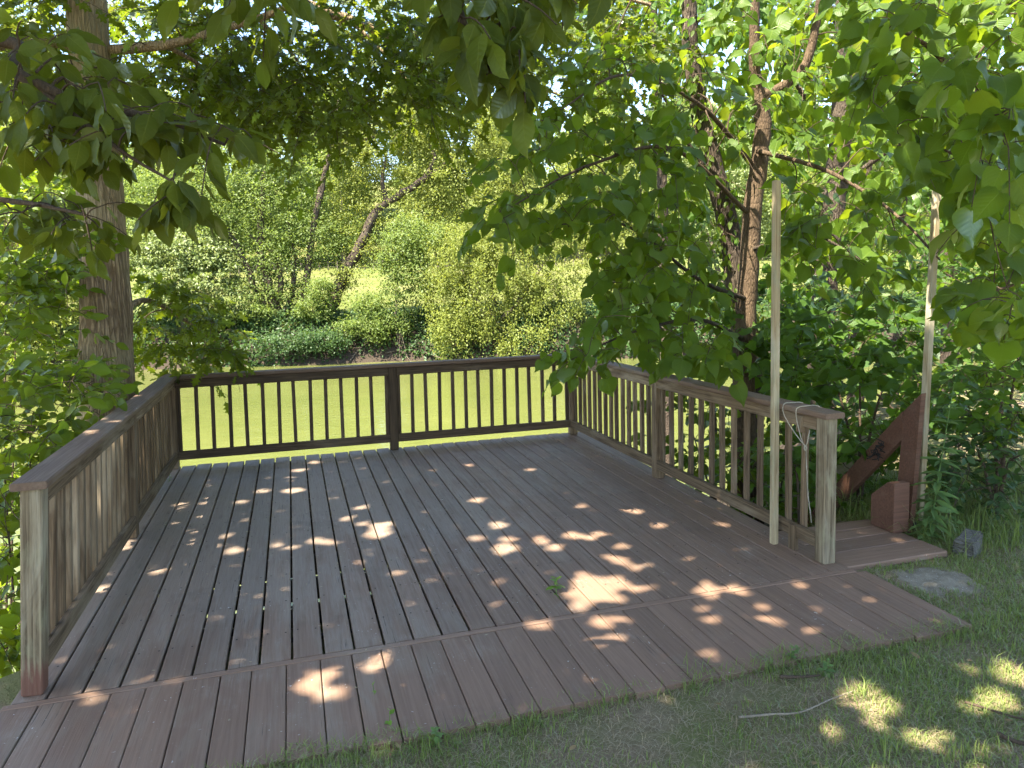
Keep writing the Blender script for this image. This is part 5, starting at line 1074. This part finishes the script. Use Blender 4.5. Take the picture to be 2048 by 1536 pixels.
for k, (dx, dy, h, lab) in enumerate([(0.02, 0.0, 0.16, 'small reddish weed at the foot of the stair post'), (0.14, -0.05, 0.13, 'low broad leaved weed right of the stair post'), (-0.06, -0.03, 0.10, 'tiny weed against the front of the newel block')]):
    plant('weed', lab, (5.40 + dx, 0.33 + dy, -0.03), (5.42 + dx * 1.3, 0.33 + dy, h), 14, 0.075, OVAL, M['weedleaf'], 0.003, 0.3, group='weeds by the stair post')
# sprigs growing through the deck
for (a, c, hgt, n_, sz, lab) in [(1113, 1187, 0.09, 11, 0.062, 'lime green sprig growing through the deck beside the sun patch'), (742, 1392, 0.05, 4, 0.045, 'tiny green sprig in an apron gap near the front'), (775, 1446, 0.05, 5, 0.040, 'tiny green seedling at the lower apron edge'), (338, 962, 0.10, 10, 0.045, 'small green weed under the left railing near the far corner')]:
    p = on(a, c, 0.0); plant('sprig', lab, (p[0], p[1], -0.02), (p[0] + 0.01, p[1], hgt), n_, sz, OVATE, M['limeleaf'] if n_ != 10 else M['weedleaf'], 0.0022, 0.45, 'sprig')
for (a, c, n_, lab) in [(1590, 1325, 26, 'low clover clump just below the apron edge'), (860, 1495, 16, 'yellow green weed at the bottom edge of the lawn'), (1650, 1352, 18, 'small clover clump in the middle of the lawn')]:
    p = on(a, c, -0.03); plant('clover_clump', lab, (p[0], p[1], -0.035), (p[0] + 0.02, p[1], 0.045), n_, 0.042, OVAL, M['weedleaf'], 0.002, 0.3, 'weed')

# sticks and fallen leaves on the lawn
for pts, r0, lab in [([(1478, 1432), (1540, 1428), (1600, 1424), (1660, 1398), (1710, 1378)], 0.0055, 'long thin bare twig lying across the lawn'),
                     ([(1930, 1395), (1980, 1410), (2030, 1425), (2080, 1435)], 0.006, 'dark twig at the right edge of the lawn'), ([(1995, 1460), (2030, 1475), (2090, 1490)], 0.011, 'thick dark stick at lower right corner'), ([(1560, 1352), (1600, 1352), (1640, 1348)], 0.009, 'short dark bark strip in the lawn')]:
    q = [on(a, c, 0.0) for a, c in pts]; q = [np.array([p[0], p[1], float(ground_z(p[0], p[1])) + 0.022]) for p in q]; g_ = Geo(); g_.tube(resample(q, 24), np.linspace(r0, r0 * 0.5, 24), 7, 0.15)
    tag(g_.obj('fallen_stick', M['paletwig'] if 'thin' in lab else M['twig'], None), lab, 'stick', 'sticks on the lawn')
dl = mesh_from('fallen_leaf', OVAL[0], OVAL[1], True); dl.materials.append(M['deadleaf'])
for i, (a, c, s_, lab) in enumerate([(1838, 1316, 0.05, 'curled tan dead leaf in the middle right of the lawn'), (1945, 1318, 0.035, 'small dead leaf near the right of the lawn'), (1432, 1412, 0.03, 'small pale dead leaf below the apron'), (1140, 1497, 0.035, 'dead leaf near the bottom centre edge'), (800, 1500, 0.03, 'dead leaf near the bottom left of the lawn'), (1630, 1530, 0.03, 'dead leaf at the bottom edge of the lawn'), (2010, 1440, 0.03, 'dead leaf beside the dark twig at right')]):
    p = on(a, c, -0.01); m = Matrix.Translation((p[0], p[1], float(ground_z(p[0], p[1])) + 0.03)) @ Matrix.Rotation(i * 1.7, 4, 'Z') @ Matrix.Rotation(0.35, 4, 'X') @ Matrix.Scale(s_, 4); o = link('fallen_leaf', dl, None, None, m); tag(o, lab, 'dead leaf', 'dead leaves on the lawn')
